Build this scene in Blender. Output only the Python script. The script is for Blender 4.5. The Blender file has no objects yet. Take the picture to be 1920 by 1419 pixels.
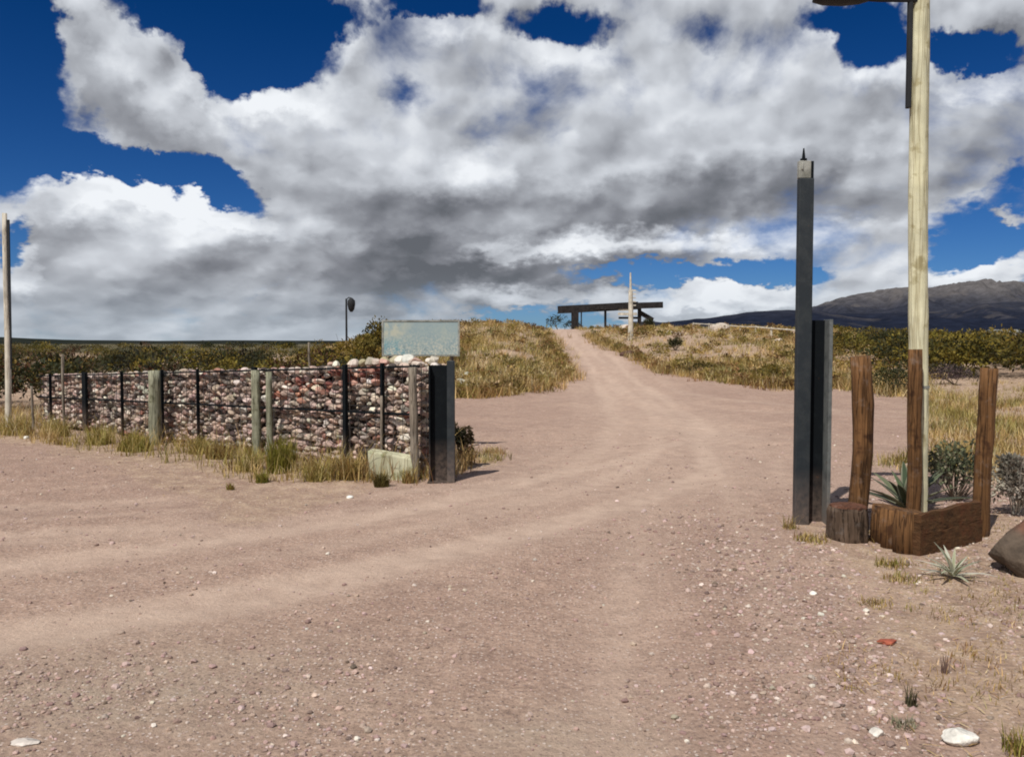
import bpy, math, random
import numpy as np
from mathutils import Vector, Matrix, Euler

R = math.radians
random.seed(7)
rng = np.random.default_rng(11)
sc = bpy.context.scene
COL = sc.collection

# ------------------------------------------------------------------ camera numbers
EYE = 1.6
FPX = 1600.0                       # focal length in photo pixels
PITCH = math.atan(69.5 / FPX)      # horizon lies a little above the middle


def ray(px, py):
    x = (px - 960.0) / FPX
    v = (709.5 - py) / FPX
    c, s = math.cos(PITCH), math.sin(PITCH)
    d = np.array([x, c + v * s, -s + v * c])
    return d / np.linalg.norm(d)


# ------------------------------------------------------------------ noise
def _hash(ix, iy, seed):
    n = (ix.astype(np.int64) * 374761393 + iy.astype(np.int64) * 668265263 + seed * 974711) & 0x7fffffff
    n = ((n ^ (n >> 13)) * 1274126177) & 0x7fffffff
    return ((n ^ (n >> 16)) & 0xffff) / 65535.0


def vnoise(x, y, seed=0):
    x = np.asarray(x, float); y = np.asarray(y, float)
    ix = np.floor(x); iy = np.floor(y)
    fx = x - ix; fy = y - iy
    fx = fx * fx * (3 - 2 * fx); fy = fy * fy * (3 - 2 * fy)
    a = _hash(ix, iy, seed); b = _hash(ix + 1, iy, seed)
    c = _hash(ix, iy + 1, seed); d = _hash(ix + 1, iy + 1, seed)
    return (a * (1 - fx) + b * fx) * (1 - fy) + (c * (1 - fx) + d * fx) * fy


def fbm(x, y, seed=0, octv=4):
    t = 0; a = .5; s = 0
    for k in range(octv):
        t = t + a * vnoise(np.asarray(x) * 2 ** k, np.asarray(y) * 2 ** k, seed + 17 * k); s += a; a *= .5
    return t / s


def sstep(a, b, x):
    t = np.clip((np.asarray(x, float) - a) / (b - a), 0, 1)
    return t * t * (3 - 2 * t)


# ------------------------------------------------------------------ terrain
def road_x(y):
    return np.interp(y, [0, 10, 25, 36, 50, 65, 80, 120], [2.5, 3.0, 3.6, 4.4, 4.8, 4.5, 4.9, 5.2])


def height0(x, y):
    x = np.asarray(x, float); y = np.asarray(y, float)
    lat = sstep(-17, -7, x) * (1 - sstep(25, 42, x))
    crest = sstep(27, 85, y) * (1 - sstep(92, 190, y))
    h = 2.75 * crest * lat
    rx = road_x(y)
    bank = sstep(1.9, 4.6, rx - x) * sstep(-13, -6, x)
    h = h + .78 * bank * sstep(25, 40, y) * (1 - sstep(60, 90, y))
    bankr = sstep(2.0, 4.5, x - rx) * (1 - sstep(14, 24, x))
    h = h + .3 * bankr * sstep(33, 48, y) * (1 - sstep(60, 90, y))
    h = h - 3.5 * sstep(120, 700, np.hypot(x, y))
    return h


def chaikin(pts, n=3):
    p = np.array(pts, float)
    for _ in range(n):
        q = .75 * p[:-1] + .25 * p[1:]; r = .25 * p[:-1] + .75 * p[1:]
        m = np.empty((2 * len(q), 2)); m[0::2] = q; m[1::2] = r
        p = np.vstack([p[:1], m, p[-1:]])
    return p


PATH_A = chaikin([(5.0, 92), (4.6, 65), (4.8, 50), (4.3, 36), (3.6, 25), (2.9, 17), (2.1, 12), (.9, 9.4), (-.6, 7.3),
                  (-2.2, 5.9), (-4.5, 4.5), (-8, 3), (-14, 1)])
PATH_B = chaikin([(4.3, 36), (3.9, 26), (3.3, 17), (2.6, 11), (2.0, 7), (1.2, 3), (.6, -1), (0, -8)])
PATH_C = chaikin([(4.3, 34), (4.6, 26), (5.6, 21), (8, 18.5), (12, 18), (20, 19)])
PATH_D = chaikin([(3.0, 14), (1.2, 10.6), (-1.5, 8.6), (-5, 7.2), (-12, 6)])


def path_dist(P, x, y):
    """signed sideways distance to a polyline"""
    best = np.full(x.shape, 1e9); sg = np.ones(x.shape)
    for (a, b) in zip(P[:-1], P[1:]):
        d = b - a; L2 = d @ d
        t = np.clip(((x - a[0]) * d[0] + (y - a[1]) * d[1]) / L2, 0, 1)
        ex = x - (a[0] + t * d[0]); ey = y - (a[1] + t * d[1])
        q = np.hypot(ex, ey)
        m = q < best
        best = np.where(m, q, best)
        sg = np.where(m, np.sign(d[0] * ey - d[1] * ex), sg)
    return best * sg


def ruts(x, y):
    x = np.asarray(x, float); y = np.asarray(y, float)
    out = np.zeros(x.shape)
    wob = (fbm(x * .3, y * .3, 5, 2) - .5) * .35
    for P, w, g in ((PATH_A, 1.0, .78), (PATH_B, .45, .8), (PATH_C, .5, .8), (PATH_D, .5, .78)):
        d = path_dist(P, x, y) + wob
        for o in (-g, g):
            out = np.maximum(out, w * np.exp(-((d - o) / .33) ** 2))
    return out


def near_only(x, y):
    return (y < 110) & (np.abs(x) < 40)


def height(x, y, full=True):
    x = np.asarray(x, float); y = np.asarray(y, float)
    h = height0(x, y)
    n = (fbm(x * .45, y * .45, 31, 3) - .5) * .07 + (fbm(x * 2.1, y * 2.1, 41, 2) - .5) * .022
    fade = sstep(2, 30, np.hypot(x, y))
    h = h + n * (1 + 2.0 * fade) - np.where(np.hypot(x, y) < 1e-9, 0, 0)
    return h


def ground_hit(px, py):
    d = ray(px, py); o = np.array([0, 0, EYE])
    ts = np.concatenate([np.linspace(2, 40, 800), np.geomspace(40, 4000, 1500)])
    P = o[None] + ts[:, None] * d[None]
    below = P[:, 2] < height0(P[:, 0], P[:, 1])
    k = np.argmax(below) if below.any() else len(ts) - 1
    return P[k, 0], P[k, 1]


def hz(x, y):
    return float(height(np.array([x]), np.array([y]))[0])


def at(px, py, D):
    """the point of the place that lies D metres ahead in that direction"""
    d = ray(px, py); t = D / d[1]
    return np.array([0, 0, EYE]) + t * d


# ------------------------------------------------------------------ what grows where (ground polygons in metres)
def poly_px(pts, extra=(), pre=()):
    return np.array(list(pre) + [ground_hit(*p) for p in pts] + list(extra), float)


P_MOUND = poly_px([(862, 746), (940, 742), (1000, 735), (1045, 722), (1068, 710), (1070, 698), (1060, 672), (1048, 650),
                   (1035, 629)], extra=[(3.0, 84), (3, 115), (-120, 115), (-120, 21), (-9, 21)])
P_BANK = poly_px([(1100, 630), (1123, 646), (1172, 664), (1222, 691), (1290, 707), (1383, 723), (1490, 730), (1570, 722),
                  (1640, 738), (1705, 745), (1722, 800), (1745, 850)], extra=[(4.6, 11.2), (5.2, 9.4), (30, 7), (120, 30), (120, 115), (6.4, 115), (6.2, 84)])
P_STRIP = poly_px([(0, 818), (150, 842), (300, 872), (420, 898), (560, 912), (700, 914), (790, 906), (848, 900)],
                  extra=[(-.2, 11.2), (-1.6, 13.5), (-8, 21), (-40, 30), (-30, 15.5)])
P_STRIPB = poly_px([(0, 826), (160, 862), (250, 905), (340, 950), (470, 978), (580, 962), (700, 930), (800, 908)], extra=[(-1.2, 11), (-8, 18), (-12, 18)])
P_RIGHT = poly_px([(1478, 990), (1520, 1020), (1580, 1060), (1640, 1110), (1600, 1200), (1640, 1300), (1740, 1380), (1800, 1425)],
                  extra=[(6, 2.2), (9, 7), (3.6, 8.2), (2.6, 7.7)])
P_PATCH = poly_px([(872, 852), (930, 848), (938, 866), (884, 870)])


def poly_sd(P, x, y):
    """signed distance, inside positive"""
    x = np.asarray(x, float); y = np.asarray(y, float)
    ins = np.zeros(x.shape, bool); best = np.full(x.shape, 1e9)
    n = len(P)
    for i in range(n):
        a = P[i]; b = P[(i + 1) % n]
        d = b - a; L2 = d @ d + 1e-12
        t = np.clip(((x - a[0]) * d[0] + (y - a[1]) * d[1]) / L2, 0, 1)
        best = np.minimum(best, np.hypot(x - a[0] - t * d[0], y - a[1] - t * d[1]))
        c = ((a[1] > y) != (b[1] > y)) & (x < (b[0] - a[0]) * (y - a[1]) / (b[1] - a[1] + 1e-12) + a[0])
        ins ^= c
    return np.where(ins, best, -best)


def veg_mask(x, y):
    x = np.asarray(x, float); y = np.asarray(y, float)
    r = np.hypot(x, y)
    wob = (fbm(x * .8, y * .8, 61, 3) - .5)
    m = np.zeros(x.shape)
    soft = .25 + r * .008
    for P, w in ((P_MOUND, 1), (P_BANK, 1), (P_STRIP, .85), (P_STRIPB, .5), (P_RIGHT, .55), (P_PATCH, .5)):
        s = poly_sd(P, x, y) + wob * (.7 + r * .02)
        m = np.maximum(m, w * sstep(-soft, soft, s))
    m = np.where(y > 112, 1, m)
    m = np.where((np.abs(x) > 45) & (y > 20), 1, m)
    return m


# ------------------------------------------------------------------ mesh helpers
def link(name, me, parent=None, mat=None):
    o = bpy.data.objects.new(name, me)
    COL.objects.link(o)
    if mat:
        for m in (mat if isinstance(mat, (list, tuple)) else [mat]):
            me.materials.append(m)
    if parent:
        o.parent = parent
    return o


def tag(o, label, cat, group=None, kind=None):
    if label: o['label'] = label
    if cat: o['category'] = cat
    if group: o['group'] = group
    if kind: o['kind'] = kind
    return o


def thing(name, label, cat, loc, rotz=0, group=None):
    o = bpy.data.objects.new(name, None)
    COL.objects.link(o)
    o.empty_display_size = .2
    o.location = loc; o.rotation_euler = (0, 0, rotz)
    return tag(o, label, cat, group)


class MB:
    """collects pieces (vertices, faces, colour) for ONE mesh"""

    def __init__(self):
        self.V = []; self.F = {}; self.C = []; self.n = 0; self.smooth = False

    def add(self, V, F, col=(1, 1, 1)):
        V = np.asarray(V, float).reshape(-1, 3)
        F = np.asarray(F, int)
        self.F.setdefault(F.shape[1], []).append(F + self.n)
        self.V.append(V)
        c = np.asarray(col, float)
        if c.ndim == 1: c = np.tile(c, (len(V), 1))
        self.C.append(c)
        self.n += len(V)
        return self

    def build(self, name, mat, parent=None, smooth=False, bevel=0):
        V = np.vstack(self.V); C = np.vstack(self.C)
        me = bpy.data.meshes.new(name)
        me.vertices.add(len(V)); me.vertices.foreach_set('co', V.ravel())
        loops = []; tot = []
        for k, L in self.F.items():
            A = np.vstack(L); loops.append(A.ravel()); tot.append(np.full(len(A), k))
        loops = np.concatenate(loops); tot = np.concatenate(tot)
        st = np.concatenate([[0], np.cumsum(tot)[:-1]])
        me.loops.add(len(loops)); me.loops.foreach_set('vertex_index', loops.astype(np.int32))
        me.polygons.add(len(tot)); me.polygons.foreach_set('loop_start', st.astype(np.int32))
        me.polygons.foreach_set('loop_total', tot.astype(np.int32))
        me.polygons.foreach_set('use_smooth', np.full(len(tot), bool(smooth)))
        at_ = me.color_attributes.new('Col', 'FLOAT_COLOR', 'POINT')
        at_.data.foreach_set('color', np.hstack([C, np.ones((len(C), 1))]).astype(np.float32).ravel())
        me.update(calc_edges=True); me.validate()
        o = link(name, me, parent, mat)
        if bevel:
            b = o.modifiers.new('bevel', 'BEVEL'); b.width = bevel; b.segments = 2; b.limit_method = 'ANGLE'
        return o

    # --- shapes
    def box(self, c, s, M=None, col=(1, 1, 1)):
        v = np.array([[x, y, z] for x in (-.5, .5) for y in (-.5, .5) for z in (-.5, .5)]) * np.array(s)
        if M is not None: v = v @ np.array(M).T
        v = v + np.array(c)
        return self.add(v, [[0, 1, 3, 2], [4, 6, 7, 5], [0, 4, 5, 1], [2, 3, 7, 6], [0, 2, 6, 4], [1, 5, 7, 3]], col)

    def bar(self, p, q, w, d=None, col=(1, 1, 1)):
        p = np.array(p, float); q = np.array(q, float); d = d or w
        z = q - p; L = np.linalg.norm(z); z /= L
        a = np.array([0, 0, 1.]) if abs(z[2]) < .9 else np.array([1., 0, 0])
        x = np.cross(a, z); x /= np.linalg.norm(x); y = np.cross(z, x)
        return self.box((p + q) / 2, (w, d, L), np.array([x, y, z]).T, col)

    def tube(self, pts, rad, n=12, col=(1, 1, 1), cap=True, wob=0, seed=0):
        pts = np.array(pts, float); m = len(pts)
        rad = np.full(m, rad) if np.isscalar(rad) else np.array(rad, float)
        V = []
        rg = np.random.default_rng(seed)
        prof = 1 + wob * (rg.random(n) - .5)
        for i in range(m):
            t = pts[min(i + 1, m - 1)] - pts[max(i - 1, 0)]; t /= np.linalg.norm(t)
            a = np.array([1., 0, 0]) if abs(t[0]) < .8 else np.array([0, 1., 0])
            u = np.cross(t, a); u /= np.linalg.norm(u); w = np.cross(t, u)
            pr = prof * (1 + wob * .5 * (rg.random(n) - .5)) if wob else prof
            for k in range(n):
                an = 2 * math.pi * k / n
                V.append(pts[i] + rad[i] * pr[k] * (math.cos(an) * u + math.sin(an) * w))
        F = [[i * n + k, i * n + (k + 1) % n, (i + 1) * n + (k + 1) % n, (i + 1) * n + k] for i in range(m - 1) for k in range(n)]
        if cap:
            base = self.n
            self.add(V + [pts[0], pts[-1]], F, col)
            T = [[base - base + (k + 1) % n, k, m * n] for k in range(n)] + [[(m - 1) * n + k, (m - 1) * n + (k + 1) % n, m * n + 1] for k in range(n)]
            self.F.setdefault(3, []).append(np.array(T) + base)
        else:
            self.add(V, F, col)
        return self


def icosphere(sub):
    import bmesh
    bm = bmesh.new(); bmesh.ops.create_icosphere(bm, subdivisions=sub, radius=1)
    bm.verts.ensure_lookup_table()
    V = np.array([v.co[:] for v in bm.verts]); F = np.array([[v.index for v in f.verts] for f in bm.faces])
    bm.free()
    return V, F


ICO1, ICO2, ICO3, ICO4 = (icosphere(k) for k in (1, 2, 3, 4))


def rock_protos(ico, k, seed, cuts=9, rough=.06):
    rg = np.random.default_rng(seed); out = []
    V0, F0 = ico
    for _ in range(k):
        V = V0.copy()
        for _c in range(cuts):
            n = rg.normal(size=3); n /= np.linalg.norm(n); d = rg.uniform(.55, .9)
            e = V @ n - d
            V = V - np.clip(e, 0, None)[:, None] * n
        V *= 1 + rough * (rg.random((len(V), 1)) - .5)
        out.append(V)
    return out, F0


ROCK1, RF1 = rock_protos(ICO2, 14, 3, 14, .06)
ROCK2, RF2 = rock_protos(ICO3, 8, 5, 11, .03)
PEB, PF = rock_protos(ICO1, 12, 9, 6, .15)


def rot_many(n, rg):
    q = rg.normal(size=(n, 4)); q /= np.linalg.norm(q, axis=1)[:, None]
    w, x, y, z = q.T
    M = np.empty((n, 3, 3))
    M[:, 0] = np.stack([1 - 2 * (y * y + z * z), 2 * (x * y - z * w), 2 * (x * z + y * w)], 1)
    M[:, 1] = np.stack([2 * (x * y + z * w), 1 - 2 * (x * x + z * z), 2 * (y * z - x * w)], 1)
    M[:, 2] = np.stack([2 * (x * z - y * w), 2 * (y * z + x * w), 1 - 2 * (x * x + y * y)], 1)
    return M


def scatter_rocks(mb, P, S, colors, protos, F, rg, squash=(1, 1, 1)):
    """P (n,3) centres, S (n,) sizes or (n,3)"""
    n = len(P); M = rot_many(n, rg)
    S = np.asarray(S, float)
    if S.ndim == 1: S = S[:, None] * (1 + .35 * (rg.random((n, 3)) - .5))
    pick = rg.integers(0, len(protos), n)
    sq = np.array(squash)
    for k in range(len(protos)):
        idx = np.where(pick == k)[0]
        if not len(idx): continue
        V = protos[k][None] * S[idx][:, None, :]
        V = np.einsum('nij,nvj->nvi', M[idx], V) * sq + P[idx][:, None, :]
        nv = protos[k].shape[0]
        FF = (F[None] + (np.arange(len(idx)) * nv)[:, None, None]).reshape(-1, 3)
        C = np.repeat(colors[idx], nv, 0)
        mb.add(V.reshape(-1, 3), FF, C)


def blades(mb, base, hgt, wid, lean, colr, rg, seg=2):
    """many grass blades at once: base (n,3), hgt, wid, lean (n,), colr (n,3)"""
    n = len(base)
    a = rg.random(n) * 2 * math.pi
    dx = np.stack([np.cos(a), np.sin(a), np.zeros(n)], 1)
    b = a + math.pi / 2 + (rg.random(n) - .5) * 1.2
    sx = np.stack([np.cos(b), np.sin(b), np.zeros(n)], 1)
    rows = []
    for k in range(seg):
        t = k / seg
        c = base + dx * (lean * t ** 1.7)[:, None] + np.array([0, 0, 1]) * (hgt * (t - .18 * t * t * np.minimum(lean / hgt, 1.2)))[:, None]
        w = wid * (1 - .55 * t)
        rows += [c - sx * w[:, None] * .5, c + sx * w[:, None] * .5]
    tip = base + dx * lean[:, None] + np.array([0, 0, 1]) * (hgt * (1 - .18 * np.minimum(lean / hgt, 1.2)))[:, None]
    rows.append(tip)
    m = 2 * seg + 1
    V = np.stack(rows, 1).reshape(-1, 3)
    off = (np.arange(n) * m)[:, None]
    C = np.repeat(colr, m, 0)
    Q = [[2 * k, 2 * k + 1, 2 * k + 3, 2 * k + 2] for k in range(seg - 1)]
    T = [[2 * (seg - 1), 2 * (seg - 1) + 1, 2 * seg]]
    b0 = mb.n
    mb.add(V, (np.array(T)[None] + off[:, None]).reshape(-1, 3), C)
    if Q:
        mb.F.setdefault(4, []).append((np.array(Q)[None] + off[:, None]).reshape(-1, 4) + b0)


def leaves(mb, P, N, size, colr, rg, aspect=.5):
    """leaf-sized quads (rhombs) at P with outward hint N"""
    n = len(P)
    d = N + rg.normal(size=(n, 3)) * .7
    d /= np.linalg.norm(d, axis=1)[:, None]
    r = rg.normal(size=(n, 3))
    s = np.cross(d, r); s /= np.linalg.norm(s, axis=1)[:, None] + 1e-9
    L = size[:, None]
    V = np.stack([P, P + d * L * .5 + s * L * aspect * .5, P + d * L, P + d * L * .5 - s * L * aspect * .5], 1).reshape(-1, 3)
    F = np.array([[0, 1, 2, 3]])[None] + (np.arange(n) * 4)[:, None, None]
    mb.add(V, F.reshape(-1, 4), np.repeat(colr, 4, 0))


def pal(cols, n, rg, p=None, jit=.18):
    c = np.array(cols, float)
    k = rg.choice(len(c), n, p=p)
    return np.clip(c[k] * (1 + jit * (rg.random((n, 1)) * 2 - 1)) * (1 + .06 * (rg.random((n, 3)) * 2 - 1)), .004, .95)


# ------------------------------------------------------------------ materials
def new_mat(name):
    m = bpy.data.materials.new(name); m.use_nodes = True
    nt = m.node_tree
    b = nt.nodes['Principled BSDF']
    return m, nt, b


def nd(nt, kind, **kw):
    n = nt.nodes.new(kind)
    for k, v in kw.items():
        if k.startswith('i_'):
            n.inputs[k[2:].replace('_', ' ')].default_value = v
        else:
            setattr(n, k, v)
    return n


def mixc(nt, fac, a, b, mode='MIX'):
    n = nt.nodes.new('ShaderNodeMix'); n.data_type = 'RGBA'; n.blend_type = mode
    for sock, v in ((n.inputs[0], fac), (n.inputs[6], a), (n.inputs[7], b)):
        if hasattr(v, 'is_linked') or isinstance(v, bpy.types.NodeSocket): nt.links.new(v, sock)
        elif isinstance(v, (int, float)): sock.default_value = v
        else: sock.default_value = (*v, 1)
    return n.outputs[2]


def math_(nt, op, a, b=0.0, c=0.0, clamp=False):
    n = nt.nodes.new('ShaderNodeMath'); n.operation = op; n.use_clamp = clamp
    for i, v in enumerate((a, b, c)):
        if isinstance(v, bpy.types.NodeSocket): nt.links.new(v, n.inputs[i])
        else: n.inputs[i].default_value = v
    return n.outputs[0]


def ramp(nt, fac, stops, interp='LINEAR'):
    n = nt.nodes.new('ShaderNodeValToRGB'); n.color_ramp.interpolation = interp
    e = n.color_ramp.elements
    while len(e) < len(stops): e.new(.5)
    for i, (p, c) in enumerate(stops):
        e[i].position = p; e[i].color = (*c, 1) if len(c) == 3 else c
    nt.links.new(fac, n.inputs[0])
    return n.outputs[0]


def noise(nt, vec, scale, detail=4, rough=.55, dist=0.0, dims='3D'):
    n = nd(nt, 'ShaderNodeTexNoise', noise_dimensions=dims)
    n.inputs['Scale'].default_value = scale; n.inputs['Detail'].default_value = detail
    n.inputs['Roughness'].default_value = rough; n.inputs['Distortion'].default_value = dist
    if vec is not None: nt.links.new(vec, n.inputs['Vector'])
    return n


def bump(nt, b, h, strength=.5, dist=.02):
    n = nt.nodes.new('ShaderNodeBump'); n.inputs['Strength'].default_value = strength
    n.inputs['Distance'].default_value = dist
    nt.links.new(h, n.inputs['Height']); nt.links.new(n.outputs[0], b.inputs['Normal'])


def grey(v):
    return (v, v, v)


def obj_vec(nt):
    return nd(nt, 'ShaderNodeTexCoord').outputs['Object']


def vcol_mat(name, rough=.8, trans=0.0, var=.25, vscale=30, spec=.2):
    """colour from the mesh, broken up by noise; optional light through thin leaves"""
    m, nt, b = new_mat(name)
    a = nd(nt, 'ShaderNodeAttribute', attribute_name='Col')
    n = noise(nt, obj_vec(nt), vscale, 4)
    f = ramp(nt, n.outputs[0], [(.25, grey(1 - var)), (.75, grey(1 + var * .6))])
    c = mixc(nt, 1.0, a.outputs[0], f, 'MULTIPLY')
    nt.links.new(c, b.inputs['Base Color'])
    b.inputs['Roughness'].default_value = rough; b.inputs['Specular IOR Level'].default_value = spec
    if trans:
        t = nt.nodes.new('ShaderNodeBsdfTranslucent'); nt.links.new(c, t.inputs[0])
        mx = nt.nodes.new('ShaderNodeMixShader'); mx.inputs[0].default_value = trans
        nt.links.new(b.outputs[0], mx.inputs[1]); nt.links.new(t.outputs[0], mx.inputs[2])
        nt.links.new(mx.outputs[0], nt.nodes['Material Output'].inputs[0])
    else:
        bump(nt, b, n.outputs[0], .35, .02)
    return m


def wood_mat(name, dark, light, rough=.85, streak=14, spots=None, bmp=.5, crk=.35):
    m, nt, b = new_mat(name)
    v = obj_vec(nt)
    mp = nd(nt, 'ShaderNodeMapping'); mp.inputs['Scale'].default_value = (1, 1, .07)
    nt.links.new(v, mp.inputs[0])
    n1 = noise(nt, mp.outputs[0], streak * 3, 6, .65)
    n2 = noise(nt, v, 2.6, 4)
    c = ramp(nt, n1.outputs[0], [(.3, dark), (.66, light)])
    blot = ramp(nt, n2.outputs[0], [(.35, grey(.68)), (.65, grey(1.12))])
    c = mixc(nt, 1.0, c, blot, 'MULTIPLY')
    if spots:
        n3 = noise(nt, v, 7, 3)
        k = ramp(nt, n3.outputs[0], [(.56, grey(0)), (.66, grey(1))])
        c = mixc(nt, k, c, spots)
    mp2 = nd(nt, 'ShaderNodeMapping'); mp2.inputs['Scale'].default_value = (1, 1, .045); nt.links.new(v, mp2.inputs[0])
    n4 = noise(nt, mp2.outputs[0], streak * 1.7, 3, .6, .3)
    crack = ramp(nt, n4.outputs[0], [(.46, grey(1)), (.495, grey(0)), (.505, grey(0)), (.53, grey(1))])
    c = mixc(nt, 1.0, c, mixc(nt, crack, (crk, crk * .95, crk * .88), (1, 1, 1)), 'MULTIPLY')
    n6 = noise(nt, v, 11, 5, .7)
    c = mixc(nt, ramp(nt, n6.outputs[0], [(.55, grey(0)), (.75, grey(.5))]), c, tuple(.5 * (q + .25) for q in light))
    nt.links.new(c, b.inputs['Base Color']); b.inputs['Roughness'].default_value = rough
    b.inputs['Specular IOR Level'].default_value = .2
    bump(nt, b, math_(nt, 'ADD', n1.outputs[0], math_(nt, 'MULTIPLY', crack, .8)), bmp, .014)
    return m


def paint_mat(name, base, worn, rough=.5, metal=0.0, amount=.6):
    m, nt, b = new_mat(name)
    v = obj_vec(nt)
    n1 = noise(nt, v, 6, 6, .65); n2 = noise(nt, v, 45, 4)
    k = ramp(nt, n1.outputs[0], [(amount - .08, grey(0)), (amount + .1, grey(1))])
    c = mixc(nt, k, base, worn)
    c = mixc(nt, 1.0, c, ramp(nt, n2.outputs[0], [(.3, grey(.82)), (.7, grey(1.12))]), 'MULTIPLY')
    nt.links.new(c, b.inputs['Base Color']); b.inputs['Roughness'].default_value = rough
    sz_ = nd(nt, 'ShaderNodeSeparateXYZ'); nt.links.new(v, sz_.inputs[0])
    foot = nd(nt, 'ShaderNodeMapRange'); nt.links.new(sz_.outputs[2], foot.inputs[0]); foot.inputs[1].default_value = .5; foot.inputs[2].default_value = 0.0
    n3 = noise(nt, v, 16, 5, .7)
    c = mixc(nt, math_(nt, 'MULTIPLY', foot.outputs[0], ramp(nt, n3.outputs[0], [(.3, grey(.1)), (.65, grey(.75))])), c, (.20, .145, .115))
    c = mixc(nt, ramp(nt, n3.outputs[0], [(.66, grey(0)), (.72, grey(.6))]), c, (.085, .04, .02))
    nt.links.new(c, b.inputs['Base Color'])
    b.inputs['Metallic'].default_value = metal
    bump(nt, b, n2.outputs[0], .15, .006)
    return m


M_STONE = vcol_mat('gabion stone', .9, 0, .3, 18)
M_ROCK = vcol_mat('rough rock', .95, 0, .45, 12)
for l_ in [n_ for n_ in M_ROCK.node_tree.nodes if n_.type == 'BUMP']: l_.inputs['Strength'].default_value = 1.0; l_.inputs['Distance'].default_value = .03
M_PEBBLE = vcol_mat('pebble', .9, 0, .2, 40)
M_GRASS = vcol_mat('dry grass', .8, .25, .2, 6)
M_LEAF = vcol_mat('scrub leaf', .7, .2, .2, 5)
M_STEM = vcol_mat('stem', .9, 0, .3, 30)
M_AGAVE = vcol_mat('agave leaf', .75, 0, .18, 14, .2)
M_STEEL = paint_mat('slate painted steel', (.009, .015, .020), (.024, .030, .033), .7, 0, .55)
M_STEEL_DARK = paint_mat('black steel and recess shade', (.004, .006, .008), (.009, .012, .014), .55, 0, .6)  # black of the wall posts; on gate back plates recess shade as colour
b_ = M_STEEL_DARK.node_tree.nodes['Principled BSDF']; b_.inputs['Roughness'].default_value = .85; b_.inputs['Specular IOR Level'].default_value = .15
M_EDGE = paint_mat('pale lit steel edge', (.13, .14, .135), (.06, .07, .07), .6, 0, .55)  # paler grey puts the bright lit flange edge into the colour
M_GALV = paint_mat('bare weathered metal', (.34, .34, .30), (.17, .17, .14), .6, .1, .5)
M_WIRE = paint_mat('dark wire', (.03, .03, .03), (.07, .055, .045), .6, 0, .55)
M_POLE = wood_mat('pale barked pole', (.54, .51, .33), (.74, .71, .50), .8, 7, (.40, .36, .21), .4, .72)
M_WEATH = wood_mat('silver weathered wood', (.20, .20, .14), (.38, .38, .27), .9, 14, (.13, .13, .08))
M_STAKE = wood_mat('grey brown stake wood', (.16, .13, .10), (.34, .29, .23), .9, 16)
M_RUST = wood_mat('red brown timber', (.072, .034, .013), (.20, .100, .040), .9, 12, (.06, .027, .012))
m, nt, b = new_mat('rusty brown plank'); M_RUSTH = m
v = obj_vec(nt)
mp = nd(nt, 'ShaderNodeMapping'); mp.inputs['Scale'].default_value = (.3, .3, 1); nt.links.new(v, mp.inputs[0])
n1 = noise(nt, mp.outputs[0], 34, 6, .7, .3); n2 = noise(nt, v, 7, 5, .65); n3 = noise(nt, v, 22, 4, .7)
c = ramp(nt, n1.outputs[0], [(.3, (.038, .020, .010)), (.55, (.092, .048, .022)), (.75, (.16, .088, .042))])
c = mixc(nt, ramp(nt, n2.outputs[0], [(.45, grey(0)), (.7, grey(.8))]), c, (.115, .042, .02))
c = mixc(nt, ramp(nt, n3.outputs[0], [(.58, grey(0)), (.72, grey(.7))]), c, (.035, .024, .014))
nt.links.new(c, b.inputs['Base Color']); b.inputs['Roughness'].default_value = .95; b.inputs['Specular IOR Level'].default_value = .15
bump(nt, b, math_(nt, 'ADD', n1.outputs[0], n3.outputs[0]), .8, .015)
M_CUT = wood_mat('cut wood', (.10, .042, .026), (.19, .085, .05), .9, 20)
M_BARK = wood_mat('grey brown bark', (.055, .036, .024), (.14, .095, .066), .95, 9, (.035, .022, .015))
M_WHITEP = wood_mat('whitewashed wood', (.52, .47, .38), (.74, .69, .58), .8, 14, None, .4, .7)
M_BEAM = wood_mat('dark stained beam', (.014, .012, .012), (.035, .03, .028), .8, 10)
M_CONC = wood_mat('pale lichen block', (.42, .42, .28), (.62, .60, .42), .95, 3, (.26, .27, .15), .5, .7)
M_LAMP = paint_mat('black lamp metal', (.008, .009, .011), (.02, .02, .02), .8, 0, .6)

# sign board: a sun-faded map
m, nt, b = new_mat('faded map panel'); M_SIGN = m
tc = nd(nt, 'ShaderNodeTexCoord'); v = tc.outputs['Object']
sx = nd(nt, 'ShaderNodeSeparateXYZ'); nt.links.new(v, sx.inputs[0])
n1 = noise(nt, v, 4.5, 6, .62, .8); n2 = noise(nt, v, 38, 4, .65); n3 = noise(nt, v, 7, 4, .55, .4)
c = ramp(nt, n1.outputs[0], [(.32, (.27, .35, .365)), (.52, (.30, .375, .375)), (.68, (.345, .405, .375))])
kl = math_(nt, 'MULTIPLY', ramp(nt, n3.outputs[0], [(.42, grey(0)), (.56, grey(1))]),
           ramp(nt, math_(nt, 'ADD', sx.outputs[0], .5), [(.14, grey(1)), (.42, grey(0))]))
zl = ramp(nt, math_(nt, 'ADD', sx.outputs[2], .5), [(.42, grey(1)), (.56, grey(0))])
c = mixc(nt, math_(nt, 'MULTIPLY', kl, zl), c, (.17, .34, .38))
zt = math_(nt, 'MULTIPLY', kl, math_(nt, 'SUBTRACT', 1.0, zl))
c = mixc(nt, zt, c, (.46, .47, .38))
low = ramp(nt, math_(nt, 'ADD', sx.outputs[2], .5), [(.30, grey(1)), (.60, grey(.12))])
sp = math_(nt, 'MULTIPLY', low, ramp(nt, n2.outputs[0], [(.48, grey(0)), (.60, grey(1))]))
c = mixc(nt, sp, c, (.52, .51, .42))
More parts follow.
